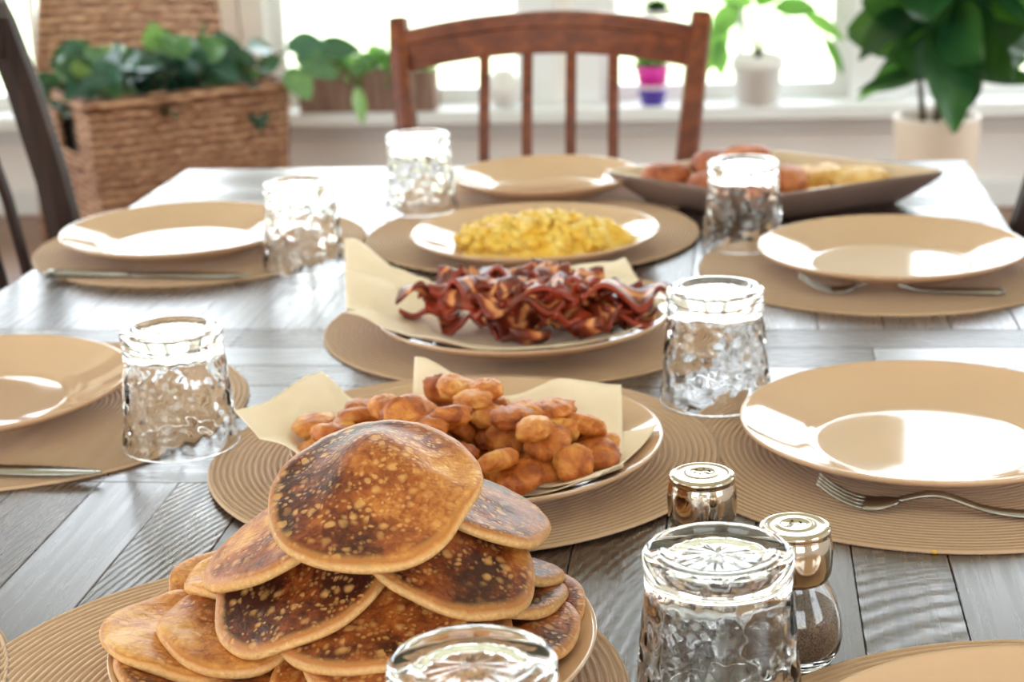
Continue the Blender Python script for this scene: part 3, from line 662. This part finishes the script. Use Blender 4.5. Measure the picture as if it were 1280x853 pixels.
# ------------------------------------------------------------------ scrambled eggs
px, py, pz = PL[3]
mb = MB(); rr = random.Random(3); mr_ = .1
cx_, cy_ = -.214-px, 1.838-py
ns, nr_ = 110, 34; vs = [(cx_, cy_, .036)]; fs = []
for i in range(1, nr_+1):
    for j in range(ns):
        a = 2*PI*j/ns; u = i/nr_; ra_ = .097*(1+.10*math.sin(3*a+1)+.06*math.sin(7*a)); rb_ = .060*(1+.1*math.sin(4*a)); X = math.cos(a)*ra_*u; Y = math.sin(a)*rb_*u
        c1 = Vector((X*42, Y*42, 1)); d = noise.voronoi(c1)[0]; d2 = noise.voronoi(c1*2.3)[0]; hgt_ = .029*(1-u**2.4)**.7
        z = .005+hgt_+(.010*(1-d[0]*1.1)+.005*(1-d2[0]*1.2)+.008*noise.noise(Vector((X*18, Y*18, 4))))*(1-u**6)
        vs.append((cx_+X, cy_+Y, max(z, float(plate_z(math.hypot(cx_+X, cy_+Y)))+.0012) if i < nr_ else float(plate_z(math.hypot(cx_+X, cy_+Y)))+.0003))
for j in range(ns):
    j2 = (j+1) % ns; fs.append((0, 1+j, 1+j2))
    for i in range(nr_-1): fs.append((1+i*ns+j, 1+(i+1)*ns+j, 1+(i+1)*ns+j2, 1+i*ns+j2))
mb.add(vs, fs)
for k_ in range(110):
    a = rr.uniform(0, 6.28); u = rr.random()**.5*.93; X = math.cos(a)*.1*u; Y = math.sin(a)*.058*u; s_ = rr.uniform(.005, .010); n_ = nugget(s_, s_*rr.uniform(.7, 1.2), s_*.8, k_*.9, .5, 14, 9, 2); z = .006+.029*(1-u**2.4)**.7+.004
    R_ = Matrix.Rotation(rr.uniform(0, 6), 3, 'Z') @ Matrix.Rotation(rr.uniform(-.8, .8), 3, 'X'); mb.add([R_ @ Vector(v)+Vector((cx_+X, cy_+Y, z)) for v in n_.v], n_.f)
o = mb.build('scrambled_eggs', M['egg'], loc=(px, py, pz)); tag(o, 'mound of yellow scrambled egg curds on a cream plate', 'scrambled eggs', kind='stuff')

# ------------------------------------------------------------------ tray and its food
A = Vector((-.170, 2.129)); B = Vector((.045, 2.250)); C_ = Vector((.247, 2.104)); D = Vector((.020, 1.962)); cen = (A+B+C_+D)/4; zt = TZ+.0002
def quadring(s, z, rc):
    """rounded quad: corners scaled about the centre by s; rc = corner cut share"""
    out = []; Q = [D, C_, B, A]
    for i in range(4):
        p = cen+(Q[i]-cen)*s; a = cen+(Q[i-1]-cen)*s; b = cen+(Q[(i+1) % 4]-cen)*s
        p0 = p+(a-p)*rc; p1 = p+(b-p)*rc
        for q in range(7):
            t = q/6; m_ = p0*(1-t)**2+p*2*t*(1-t)+p1*t*t; out.append((m_.x-cen.x, m_.y-cen.y, z))
    return out
tray = empty('serving_tray', (cen.x, cen.y, zt)); tag(tray, 'square taupe stoneware serving tray with sloping sides at the far right', 'serving tray')
mb = MB(); lv = [(.0001, .006, .1), (.68, .006, .1), (.74, .008, .1), (.86, .022, .08), (.965, .0375, .06), (.985, .040, .06), (1.0, .040, .06)]; vs = []; n_ = 28
for s_, z, rc in lv: vs += quadring(s_, z, rc)
mb.add(vs, [(i*n_+j, i*n_+(j+1) % n_, (i+1)*n_+(j+1) % n_, (i+1)*n_+j) for i in range(len(lv)-1) for j in range(n_)]); mb.build('tray_inside', M['tray'], tray, fixn=False)
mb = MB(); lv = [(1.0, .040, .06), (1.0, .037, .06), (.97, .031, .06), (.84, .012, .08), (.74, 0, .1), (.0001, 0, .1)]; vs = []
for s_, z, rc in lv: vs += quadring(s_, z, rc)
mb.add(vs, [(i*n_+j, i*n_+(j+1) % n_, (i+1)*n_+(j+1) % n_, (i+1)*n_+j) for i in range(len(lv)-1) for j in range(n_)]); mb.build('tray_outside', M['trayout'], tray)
pm = nugget(.031, .023, .016, 2.2, .09, 28, 18, 2.5); p0 = None
PAT = [(-.090, 2.113, .026, .2, 'browned oval patty nearest the left corner of the tray'), (-.034, 2.082, .022, .9, 'browned patty just left of the far glass, on the tray'), (.012, 2.060, .022, -.4, 'browned patty seen through the far glass'),
       (.055, 2.088, .026, 1.2, 'browned patty at the right side of the far glass, next to the egg bake'), (-.030, 2.135, .036, .5, 'browned patty in the back row of the tray, left of the far glass'), (.006, 2.105, .047, -.2, 'upper browned patty stacked on the others, behind the far glass')]
for x, y, z, rz, lb in PAT:
    if p0 is None: o = p0 = pm.build('browned_patty', M['patty'])
    else: o = p0.copy(); COL.objects.link(o)
    o.location = (x, y, zt+z+.009); o.rotation_euler = (rr.uniform(-.15, .15), rr.uniform(-.15, .15), rz); tag(o, lb, 'patty', 'browned patties on the tray')
for k_, (x, y, rz, a, lb) in enumerate(((.090, 2.130, .35, .039, 'golden piece of egg bake next to the patties on the tray'), (.140, 2.120, -.3, .036, 'golden piece of egg bake nearest the right corner of the tray'))):
    o = nugget(a, a*.7, .018, 30+k_*5, .22, 40, 22, 4).build('egg_bake_piece', M['bake'], loc=(x, y, zt+.0215), rz=rz); tag(o, lb, 'egg bake', 'egg bake pieces on the tray')

# ------------------------------------------------------------------ drinking glasses (upside down)
def tumbler():
    rg = random.Random(11); cells = [(rg.uniform(0, 2*PI), rg.uniform(.004, .080), rg.uniform(.0050, .0082)) for _ in range(190)]
    cl = np.array(cells)
    def ham(a, z, amp):
        if z < .006 or z > .076: return 0
        r = .041; da = (cl[:, 0]-a+PI) % (2*PI)-PI; d = np.hypot(da*r, cl[:, 1]-z)/cl[:, 2]; v = np.exp(-d*d*1.3).max(); return -amp*v*min(1, (z-.006)/.006, (.076-z)/.006)
    out = [(.0001, .0905), (.012, .0905), (.022, .0906), (.0255, .0915), (.028, .0930), (.0345, .0934), (.0375, .0925), (.0388, .0905), (.0389, .086), (.0386, .083), (.0375, .0815), (.0372, .080), (.0380, .0785)]
    zs = [.0785-.0785*i/46 for i in range(1, 46)]; out += [(.0382+(.0078-z)*0+(.0785-z)*(.0068/.0785), z) for z in zs]
    out += [(.0452, .001), (.0450, 0), (.0436, 0), (.0432, .001)]
    inn = [(.0432-(z)*(.0075/.0785), z) for z in [.0755*i/40 for i in range(1, 40)]]; inn += [(.0345, .0765), (.031, .0785), (.020, .0795), (.0001, .0797)]
    prof = out+inn; no = len(out)
    def fn(a, z, j):
        if j < 12: return 0
        if j < no-4: return ham(a, z, .0016)
        if j >= no and j < no+38: return 0
        return 0
    m = MB(); m.lathe(prof, 168, fn=fn)
    # pebbled disc: push the top-centre vertices
    m.v = [(x, y, z+(.0006*noise.noise(Vector((x*260, y*260, 0))) if z > .0902 and math.hypot(x, y) < .023 else 0)) for x, y, z in m.v]
    return m.build('tumbler_glass', M['glass'], fixn=True)
g0 = tumbler()
glasses = [(-.428, 1.235, 'upturned hammered glass tumbler at the front left place'), (-.467, 1.800, 'upturned hammered glass at the back left place'), (-.386, 2.070, 'farthest left upturned glass, left of the cherry chair'),
           (.003, 1.886, 'upturned glass standing in front of the tray'), (-.0195, 1.348, 'upturned hammered glass right of the bacon plate'), (-.0112, .8370, 'large near upturned glass hiding the salt shaker base'), (-.1200, .7080, 'nearest upturned glass at the bottom edge, before the pancakes')]
for i, (x, y, lb) in enumerate(glasses):
    o = g0 if i == 0 else g0.copy()
    if i: COL.objects.link(o)
    z = TZ+.0002
    for (mx_, my_, dz, _) in mats:
        if math.hypot(x-mx_, y-my_) < mr+.042: z = max(z, MATZ+.0002+dz*12)
    o.location = (x, y, z); o.rotation_euler[2] = i*.9; tag(o, lb, 'glass', 'upturned hammered glass tumblers')

# ------------------------------------------------------------------ shakers
def shaker(loc, fill, fillmat, label, holes, rz):
    t = empty('salt_shaker' if fill == 'salt' else 'pepper_shaker', loc, rz); tag(t, label, 'shaker', 'round glass shakers with metal caps')
    out = [(.0001, .0015), (.012, .001), (.0165, 0), (.0195, .0008), (.0225, .004), (.0255, .010), (.0268, .017), (.0268, .024), (.0255, .032), (.0228, .040), (.0195, .046), (.0168, .0505), (.0162, .056), (.0160, .064)]
    inn = [(.0142, .064), (.0145, .055), (.0152, .050), (.0180, .045), (.0212, .039), (.0238, .031), (.0250, .024), (.0250, .017), (.0236, .0105), (.020, .006), (.012, .0048), (.0001, .0045)]
    MB().lathe(out+inn, 64).build('glass_body', M['glass'], t, fixn=True)
    ft = .034; fp = [(.0001, .0052), (.012, .0055), (.0196, .0066), (.0232, .011), (.0246, .017), (.0246, .024), (.0235, .031), (.0226, ft), (.012, ft+.0015), (.0001, ft+.001)]
    MB().lathe(fp, 48).build('ground_'+fill if fill == 'pepper' else 'salt_fill', fillmat, t, fixn=True)
    cap = [(.0172, .051), (.0178, .0508), (.0186, .0515), (.0202, .055), (.0208, .061), (.0208, .068), (.0203, .073), (.0194, .0765), (.0190, .0775), (.0197, .079), (.0197, .0806), (.0188, .0818), (.0165, .0822), (.0155, .0818), (.010, .0826), (.0001, .0830)]
    MB().lathe(cap+[(.0001, .0805), (.0180, .0800), (.0180, .0775), (.0172, .070)], 64, close=False).build('metal_cap', M['pewter'], t, fixn=True)
    h = MB()
    for x, y in holes: h.lathe([(.0001, .0830-.04*(x*x+y*y)**.5+.00030), (.00085, .0830-.04*(x*x+y*y)**.5+.00028)], 10, (x, y, 0))  # flat dark discs on the cap, painted shade instead of cut holes
    h.build('hole_shade_discs', M['black'], t); return t
hs = [(0, 0)]+[(.0045*math.cos(a), .0045*math.sin(a)) for a in [k_*PI/3 for k_ in range(6)]]
shaker((-.0225, .983, TZ+.0002), 'salt', M['salt'], 'round salt shaker with dull metal cap behind the near glass', hs, .3)
shaker((.0300, .9055, TZ+.0002), 'pepper', M['pepper'], 'round glass pepper shaker with shiny cap right of the near glass', [(-.003, 0), (.003, 0), (0, .003), (0, -.003)], .5)

# ------------------------------------------------------------------ cutlery
def fork(loc, rz, label):
    t = MB(); L = .195
    def zc(u):   # u from 0 (handle end) to 1 (tines tip)
        return .003+.010*math.exp(-((u-.60)/.13)**2)+.016*max(0, (u-.80)/.2)**2
    P = []; us = [i/30*.72 for i in range(31)]
    w = [.0095*(1-.55*min(1, u/.45)) if u < .45 else .0043 for u in us]; w[0] = .006
    t.sweep([(u*L, 0, zc(u)) for u in us], [x*2 for x in w], .0026, smooth=True)
    nu = 9
    hp = [(.72+(.84-.72)*i/(nu-1)) for i in range(nu)]; ww = [.0045+(.012-.0045)*math.sin(min(1, i/(nu-3))*PI/2) for i in range(nu)]
    t.sweep([(u*L, 0, zc(u)-.0006) for u in hp], [x*2 for x in ww], .0022, smooth=True)
    for q in range(4):
        y = -.0093+.0062*q; t.sweep([(u*L, y, zc(u)-.0006) for u in (.83, .87, .91, .95, .98, 1.0)], [.004, .0036, .0034, .003, .0024, .0012], .0018, smooth=True)
    o = t.build('fork', M['steel'], loc=loc, rz=rz); tag(o, label, 'fork', 'forks beside the right plates'); return o
fork((.245, 1.100, MATZ+.0003), math.radians(171), 'steel fork on the placemat before the right front plate')
fork((.252, 1.675, MATZ+.0003), math.radians(178), 'steel fork on the placemat before the back right plate')
def knife(loc, rz, label):
    o = empty('table_knife', loc, rz); tag(o, label, 'knife', 'knives on the left placemats')
    MB().sweep([(u, 0, .0035) for u in (0, .004, .02, .06, .09, .098)], [.011, .017, .0175, .014, .012, .010], [.003, .006, .0065, .006, .005, .004], smooth=True).build('handle', M['steel'], o)
    MB().sweep([(u, 0, .003) for u in (.096, .11, .14, .18, .21, .225, .232)], [.010, .016, .018, .018, .014, .008, .002], [.003, .0022, .0022, .002, .002, .0015, .001], smooth=True).build('blade', M['steel'], o); return o
knife((-.745, 1.760, MATZ+.0003), math.radians(-3), 'steel knife on the placemat before the back left plate')
knife((-.700, 1.176, MATZ+.0003), math.radians(-2), 'steel knife on the placemat before the front left plate')
o = nugget(.0022, .0016, .0012, 3, .3, 10, 6, 2).build('crumb', M['egg'], loc=(.123, 1.058, TZ+.0012)); tag(o, 'tiny yellow crumb at the edge of the right placemat', 'crumb')

# ------------------------------------------------------------------ plants
def leaf_geo(mb, att, base, d, L, w, droop, r, seg=8, cup=.12, up=None):
    if up is None: q_ = rl.uniform(-.9, .9); up = Vector((q_, -1.1, .6+rl.uniform(-.4, .6)))
    d = d.normalized(); s_ = d.cross(up)
    if s_.length < .05: s_ = d.cross(Vector((1, 0, 0)))
    s_ = s_.normalized(); n_ = s_.cross(d); P = []; up = Vector((0, 0, 1))
    for i in range(seg+1):
        u = i/seg; c = base+d*L*u*(1-.15*droop*u)-up*droop*L*.5*u*u; ww = w*math.sin(PI*min(1, u*.93+.04))**.8*(1-.25*u)
        for v in (-1, -.5, 0, .5, 1): P.append(c+s_*ww*v*.5+n_*cup*w*(abs(v)**1.5)*.6)
    n0 = len(mb.v); mb.grid(P, seg+1, 5); att.extend([r]*(len(mb.v)-n0))
def blank_plant(name, loc, label, cat='plant'): t = empty(name, loc); tag(t, label, cat); return t
rp = random.Random(12); rl = random.Random(77)
# large leafy plant, right, in a tall cream pot on a plinth
t = blank_plant('potted_rubber_plant', (.459, 4.2, 0), 'large glossy-leaved plant in a tall cream pot at the right window')
MB().lathe([(.0001, .002), (.072, 0), (.078, .004), (.100, .495), (.100, .505), (.092, .505), (.088, .46), (.0001, .46)], 64).build('pot', M['claypot'], t, fixn=True)
MB().lathe([(.0001, .468), (.05, .470), (.0885, .465)], 32).build('soil', M['soil'], t)
sm_ = MB()
for dx, dy, h in ((0, 0, .46), (.03, .01, .36), (-.03, -.01, .3)): sm_.tube([(dx, dy, .46), (dx*1.5, dy, .46+h*.5), (dx*2.2, dy, .46+h)], [.008, .006, .004], 8)
mb = MB(); at = []
big = [  # base(x,y,z), dir, L, w, droop, tone
    ((0, -.02, .72), (.05, -.6, -.75), .27, .15, .15, .45), ((-.02, -.03, .86), (-.1, -.8, -.25), .22, .19, .5, .30), ((.03, 0, .80), (.8, -.35, -.05), .30, .15, .25, .9), ((.05, 0, .86), (.9, -.2, .2), .30, .16, .3, .8),
    ((-.03, 0, .72), (-.9, -.4, -.1), .13, .08, .8, .95), ((-.05, 0, .74), (-.7, -.5, .0), .20, .09, .9, .12), ((-.04, 0, .63), (-.95, -.3, -.3), .17, .06, .4, 1.0), ((-.02, 0, .62), (-.9, -.5, -.15), .20, .05, .15, .35),
    ((.06, 0, .60), (.9, -.4, .0), .20, .06, .1, .4), ((.02, -.02, .78), (.3, -.7, -.5), .24, .15, .3, .15), ((0, 0, .92), (-.3, -.5, .3), .22, .16, .5, .5), ((.05, 0, .92), (.5, -.4, .4), .26, .17, .5, .6), ((.02, .03, .9), (.1, .5, .5), .25, .16, .5, .3),
    ((.08, .02, .74), (.7, .2, -.2), .24, .15, .3, .1), ((0, .03, .7), (-.1, .7, -.1), .24, .15, .4, .2), ((.03, -.02, .70), (.55, -.6, -.35), .2, .13, .25, .2), ((.1, -.02, .82), (.6, -.5, -.4), .22, .14, .4, .15), ((.04, 0, .62), (.1, -.8, -.2), .15, .10, .6, .1),
    ((-.07, 0, .80), (-.9, -.2, .2), .13, .045, .2, .4)]
for b_, d, L, w, dr, tn in big: leaf_geo(mb, at, Vector(b_), Vector(d), L, w, dr, tn); sm_.tube([(b_[0]*.3, b_[1]*.3, b_[2]-.08), b_], .003, 6)
for k_ in range(24): a = rp.uniform(0, 6.28); leaf_geo(mb, at, Vector((rp.uniform(-.03, .07), rp.uniform(-.03, .05), rp.uniform(.62, .92))), Vector((math.cos(a), math.sin(a), rp.uniform(-.3, .5))), rp.uniform(.18, .27), rp.uniform(.13, .18), rp.uniform(.1, .6), rp.random()*.5)
mb.build('foliage', M['leaf'], t, attrs={'leafr': ('FLOAT', at)}); sm_.build('stem', M['stem'], t)

SILL = .3452
# white pot with trailing ivy on the sill
t = blank_plant('potted_ivy', (.052, 5.43, SILL), 'white pot on the sill with leafy plant, right of the cherry chair')
MB().lathe([(.0001, .002), (.06, 0), (.065, .003), (.066, .02), (.070, .022), (.072, .1), (.076, .102), (.083, .115), (.083, .148), (.074, .148), (.07, .125), (.0001, .125)], 48).build('pot', M['whitepot'], t, fixn=True)
mb = MB(); at = []; sm_ = MB()
for (x, z, dx, dz, L, w, tn) in ((-.1, .26, -.4, -1, .15, .09, .7), (-.06, .30, -.6, -.6, .12, .09, .6), (0, .30, .2, .3, .13, .10, .3), (.05, .29, 1, .1, .14, .08, .4), (.14, .27, 1, -.5, .14, .05, .7), (.20, .2, .6, -1, .12, .035, .15), (-.02, .3, -.8, .5, .12, .09, .7), (.08, .32, .5, .8, .13, .08, .9), (-.12, .2, .1, -1, .10, .07, .6)):
    leaf_geo(mb, at, Vector((x, rp.uniform(-.03, .02), z)), Vector((dx, rp.uniform(-.4, .1), dz)), L, w, .3, tn)
    sm_.tube([(0, 0, .13), (x*.4, 0, .26), (x, 0, z)], .0025, 6)
mb.build('foliage', M['leaf3'], t, attrs={'leafr': ('FLOAT', at)}); sm_.build('stem', M['stem'], t)

# purple and magenta pot behind the chair slats
t = blank_plant('potted_succulent', (-.269, 5.43, SILL), 'small magenta, pale and purple pot on the sill seen between the chair slats')
MB().lathe([(.0001, .001), (.030, 0), (.034, .003), (.043, .042), (.043, .050), (.0001, .050)], 40).build('purple_base', M['purple'], t, fixn=True)
MB().lathe([(.0001, .0505), (.043, .0505), (.043, .063), (.0001, .063)], 40).build('pale_band', M['palepink'], t, fixn=True)
MB().lathe([(.0001, .0635), (.043, .0635), (.053, .122), (.049, .122), (.0001, .112)], 40).build('magenta_pot', M['magenta'], t, fixn=True)
mb = MB(); at = []
for k_ in range(26): a = rp.uniform(0, 6.28); leaf_geo(mb, at, Vector((0, 0, .115)), Vector((math.cos(a), math.sin(a), rp.uniform(.1, 1.2))), rp.uniform(.05, .085), .03, .5, rp.random())
mb.build('foliage', M['leaf3'], t, attrs={'leafr': ('FLOAT', at)})

# pale round pot behind the slats
o = MB().lathe([(.0001, 0), (.025, 0), (.048, .02), (.056, .05), (.052, .08), (.035, .105), (.032, .115), (.028, .115), (.030, .1), (.0001, .02)], 40).build('round_vase', M['whitepot'], loc=(-.735, 5.43, SILL), fixn=True); tag(o, 'pale round vase on the sill behind the left chair slats', 'vase')

# wooden planter crate
t = blank_plant('planter_crate', (-1.16, 5.425, SILL), 'weathered wooden planter box of small green plants on the sill', 'planter')
cr_ = MB(); cw, cd, ch = .215, .055, .125
nb = 11
for i in range(nb):
    x = -cw+2*cw*i/nb; cr_.box((x+.001, -cd, 0), (x+2*cw/nb-.001, -cd+.012, ch+rp.uniform(-.004, .004)), .001); cr_.box((x+.001, cd-.012, 0), (x+2*cw/nb-.001, cd, ch), .001)
cr_.box((-cw, -cd+.012, 0), (-cw+.012, cd-.012, ch)); cr_.box((cw-.012, -cd+.012, 0), (cw, cd-.012, ch)); cr_.box((-cw+.012, -cd+.012, .002), (cw-.012, cd-.012, .012)); cr_.build('crate', M['crate'], t)
MB().box((-cw+.013, -cd+.013, .012), (cw-.013, cd-.013, ch-.02)).build('soil', M['soil'], t)
mb = MB(); at = []
for k_ in range(420):
    x = rp.uniform(-cw+.01, cw-.005); y = rp.uniform(-cd-.005, cd+.005); a = rp.uniform(0, 6.28); leaf_geo(mb, at, Vector((x, y, rp.uniform(ch-.02, ch+.05)+.02*math.sin(x*40))), Vector((math.cos(a), math.sin(a), rp.uniform(-.2, 1.2))), rp.uniform(.03, .05), rp.uniform(.018, .03), .4, rp.random(), 4)
mb.build('foliage', M['leaf3'], t, attrs={'leafr': ('FLOAT', at)})
rv = MB()
for x in (-.055, .165): rv.lathe([(.0001, .004), (.006, .003), (.009, 0)], 16, (0, 0, 0)); rv.v = rv.v[:-48]+[(x+a, -cd-b2-.0005, .128-.0+c) for a, c, b2 in rv.v[-48:]]
rv.build('stud', M['pewter'], t)

# hanging lantern plant at the top of the middle window
t = blank_plant('hanging_pot', (-.243, 5.30, .632), 'little hanging dish with a dark plant above the right of the chair rail')
MB().lathe([(.0001, 0), (.04, .002), (.05, .018), (.047, .018), (.038, .006), (.0001, .004)], 32).build('dish', M['whitepot'], t, fixn=True)
mb = MB(); at = []
for k_ in range(22): a = rp.uniform(0, 6.28); leaf_geo(mb, at, Vector((0, 0, .008)), Vector((math.cos(a), math.sin(a), rp.uniform(.3, 2))), rp.uniform(.04, .07), .022, .3, rp.random()*.5)
mb.build('foliage', M['leaf'], t, attrs={'leafr': ('FLOAT', at)})
c_ = MB()
for a in (0, 2.1, 4.2): c_.tube([(.047*math.cos(a), .047*math.sin(a), .016), (0, 0, .35)], .0012, 5)
c_.tube([(0, 0, .35), (0, 0, ZC-.632)], .0015, 5); c_.build('cord', M['stem'], t)

# ------------------------------------------------------------------ wicker basket with trailing plant
def weave(mb, fn, nu, nv, amp, ku, kv, th=.012):
    """woven wall: fn(u,v) -> point, normal; over-under relief"""
    P = []; Q = []
    for i in range(nu+1):
        for j in range(nv+1):
            u, v = i/nu, j/nv; p, n = fn(u, v); row = math.floor(v*kv); b = amp*math.sin(PI*(v*kv % 1))*(.55+.45*math.sin(2*PI*u*ku+PI*row))+amp*.5*noise.noise(p*60)
            P.append(p+n*b); Q.append(p-n*th)
    n_ = (nu+1)*(nv+1); fs = []
    w = nv+1
    for i in range(nu):
        for j in range(nv): b = i*w+j; fs.append((b, b+w, b+w+1, b+1)); fs.append((n_+b, n_+b+1, n_+b+w+1, n_+b+w))
        fs.append((i*w, n_+i*w, n_+(i+1)*w, (i+1)*w)); e_ = i*w+nv; fs.append((e_, e_+w, n_+e_+w, n_+e_))
    for j in range(nv): fs.append((j, j+1, n_+j+1, n_+j)); e_ = nu*w+j; fs.append((e_, n_+e_, n_+e_+1, e_+1))
    mb.add(P+Q, fs)
BA = Vector((-1.668, 4.33, 0)); BH = .540; th_ = math.radians(38)
t = empty('wicker_basket', BA, th_); tag(t, 'large brown woven wicker basket on the floor holding a trailing plant', 'basket')
LX, LY = .565, .42; ins = .02
def wallfn(a, b):
    a, b = Vector(tuple(a)+(0,)), Vector(tuple(b)+(0,)); d = (b-a).normalized(); n = Vector((d.y, -d.x, 0)); c0 = Vector((LX/2, LY/2, 0))
    def f(u, v):
        p = a.lerp(b, u); s_ = 1-ins*2*(1-v)/LX*1.6; p = c0+(p-c0)*s_; return Vector((p.x, p.y, v*BH)), n
    return f
mb = MB(); weave(mb, wallfn((0, 0), (LX, 0)), 110, 120, .006, 16, 22); weave(mb, wallfn((LX, 0), (LX, LY)), 60, 60, .006, 9, 22); weave(mb, wallfn((LX, LY), (0, LY)), 80, 60, .006, 16, 22)
# left end wall with its handle hole: lower part, then two cheeks and a bridge
f0 = wallfn((0, LY), (0, 0))
for (u0, u1, v0, v1) in ((0, 1, 0, .72), (0, .3, .72, .93), (.7, 1, .72, .93), (0, 1, .93, 1)):
    weave(mb, lambda u, v, u0=u0, u1=u1, v0=v0, v1=v1: f0(u0+(u1-u0)*u, v0+(v1-v0)*v), max(12, int(60*(u1-u0))), max(8, int(90*(v1-v0))), .006, 9*(u1-u0), 22*(v1-v0))
mb.box((.03, .03, .005), (LX-.03, LY-.03, .02)); mb.build('woven_body', M['wicker'], t)
rm = MB(); cs = [(0, 0), (LX, 0), (LX, LY), (0, LY), (0, 0)]
for i in range(4):
    a, b = Vector(cs[i]+(BH,)), Vector(cs[i+1]+(BH,)); rm.tube([a.lerp(b, q/20)+Vector((0, 0, .003*math.sin(q*2.2))) for q in range(21)], [.014+.002*math.sin(q*1.9) for q in range(21)], 10)
rm.build('rim', M['wickerb'], t)
MB().box((.04, .04, .34), (LX-.04, LY-.04, .45)).build('soil', M['soil'], t)
t = empty('trailing_plant', BA+Vector((0, 0, .462)), th_); tag(t, 'dark green trailing plant filling the wicker basket', 'plant')
mb = MB(); at = []; sm_ = MB()
for k_ in range(150):
    x = rp.uniform(.02, LX-.12); y = rp.uniform(.03, LY-.05); a = rp.uniform(0, 6.28); z = rp.uniform(.05, .22)*(1-abs(x-.25)*.9)
    leaf_geo(mb, at, Vector((x, y, z)), Vector((math.cos(a), math.sin(a)-.5, rp.uniform(-.35, .5))), rp.uniform(.09, .13), rp.uniform(.065, .095), rp.uniform(.2, .8), rp.random()*.75, 6); sm_.tube([(x*.8+.05, y, 0), (x, y, z)], .002, 5)
for (x, z, dx, dy, dz, L, w, tn) in ((.20, .20, .0, -.3, 1, .095, .085, 1.1), (.27, .18, .3, -.5, .4, .08, .07, .7), (.33, .20, .1, -.5, .8, .09, .05, .55), (.37, .17, .2, -.4, .5, .07, .05, .75), (.02, .14, -.3, -.4, .6, .09, .06, 1.0), (.07, .13, .1, -.7, .2, .10, .07, .45), (.50, .12, .3, -.6, .3, .10, .07, .5),
                                      (.54, .17, -.7, -.5, .2, .13, .07, .5), (.56, .18, .5, -.5, .1, .12, .08, .45), (.56, .12, .1, -.9, -.6, .12, .09, .75), (.58, .15, .6, -.4, -.3, .13, .09, .6), (.48, .06, -.2, -.8, -.9, .12, .08, .2), (.64, .17, .9, -.3, .0, .13, .07, .4), (.74, .09, .4, -.4, .4, .06, .04, .6), (.76, .05, -.1, -.4, -1, .10, .05, 1.0), (.04, .02, -.2, -.4, -1, .07, .05, .2)):
    leaf_geo(mb, at, Vector((x, -.02 if x > .55 else .05, z)), Vector((dx, dy, dz)), L, w, .25, tn)
sm_.tube([(.35, .1, .02), (.45, 0, .13), (.56, -.02, .17), (.66, -.02, .14), (.73, -.02, .10), (.76, -.02, .05)], .004, 6)
mb.build('foliage', M['leaf2'], t, attrs={'leafr': ('FLOAT', at)}); sm_.build('stem', M['stem'], t)

# wicker armchair whose tall back rises behind the basket
t = empty('wicker_chair', (-1.85, 5.06, 0), math.radians(0)); tag(t, 'golden wicker chair with a tall woven back behind the basket', 'chair')
mb = MB()
def bk(u, v):
    w = .305-.055*v; x = (u-.5)*2*w+.0; return Vector((x-.005, .12+.10*v+.04*(1-(2*u-1)**2), .36+v*.62)), Vector((0, -1, .15)).normalized()
weave(mb, bk, 120, 110, .007, 14, 26, .010); mb.build('woven_back', M['wickerb'], t)
fr = MB(); pts = [bk(0, v/10)[0] for v in range(11)]+[bk(u/10, 1)[0]+Vector((0, 0, .02*math.sin(PI*u/10))) for u in range(1, 10)]+[bk(1, 1-v/10)[0] for v in range(11)]
fr.tube(pts, .013, 10); fr.build('back_rim', M['wickerb'], t)
mb = MB(); weave(mb, lambda u, v: (Vector(((u-.5)*.56, -.04+.17*v, .36)), Vector((0, 0, 1))), 60, 60, .005, 12, 16); mb.build('seat', M['wickerb'], t)
for x in (-.26, .26):
    for y in (-.02, .13): MB().tube([(x, y, 0), (x, y, .35)], .016, 10).build('leg', M['wickerb'], t)
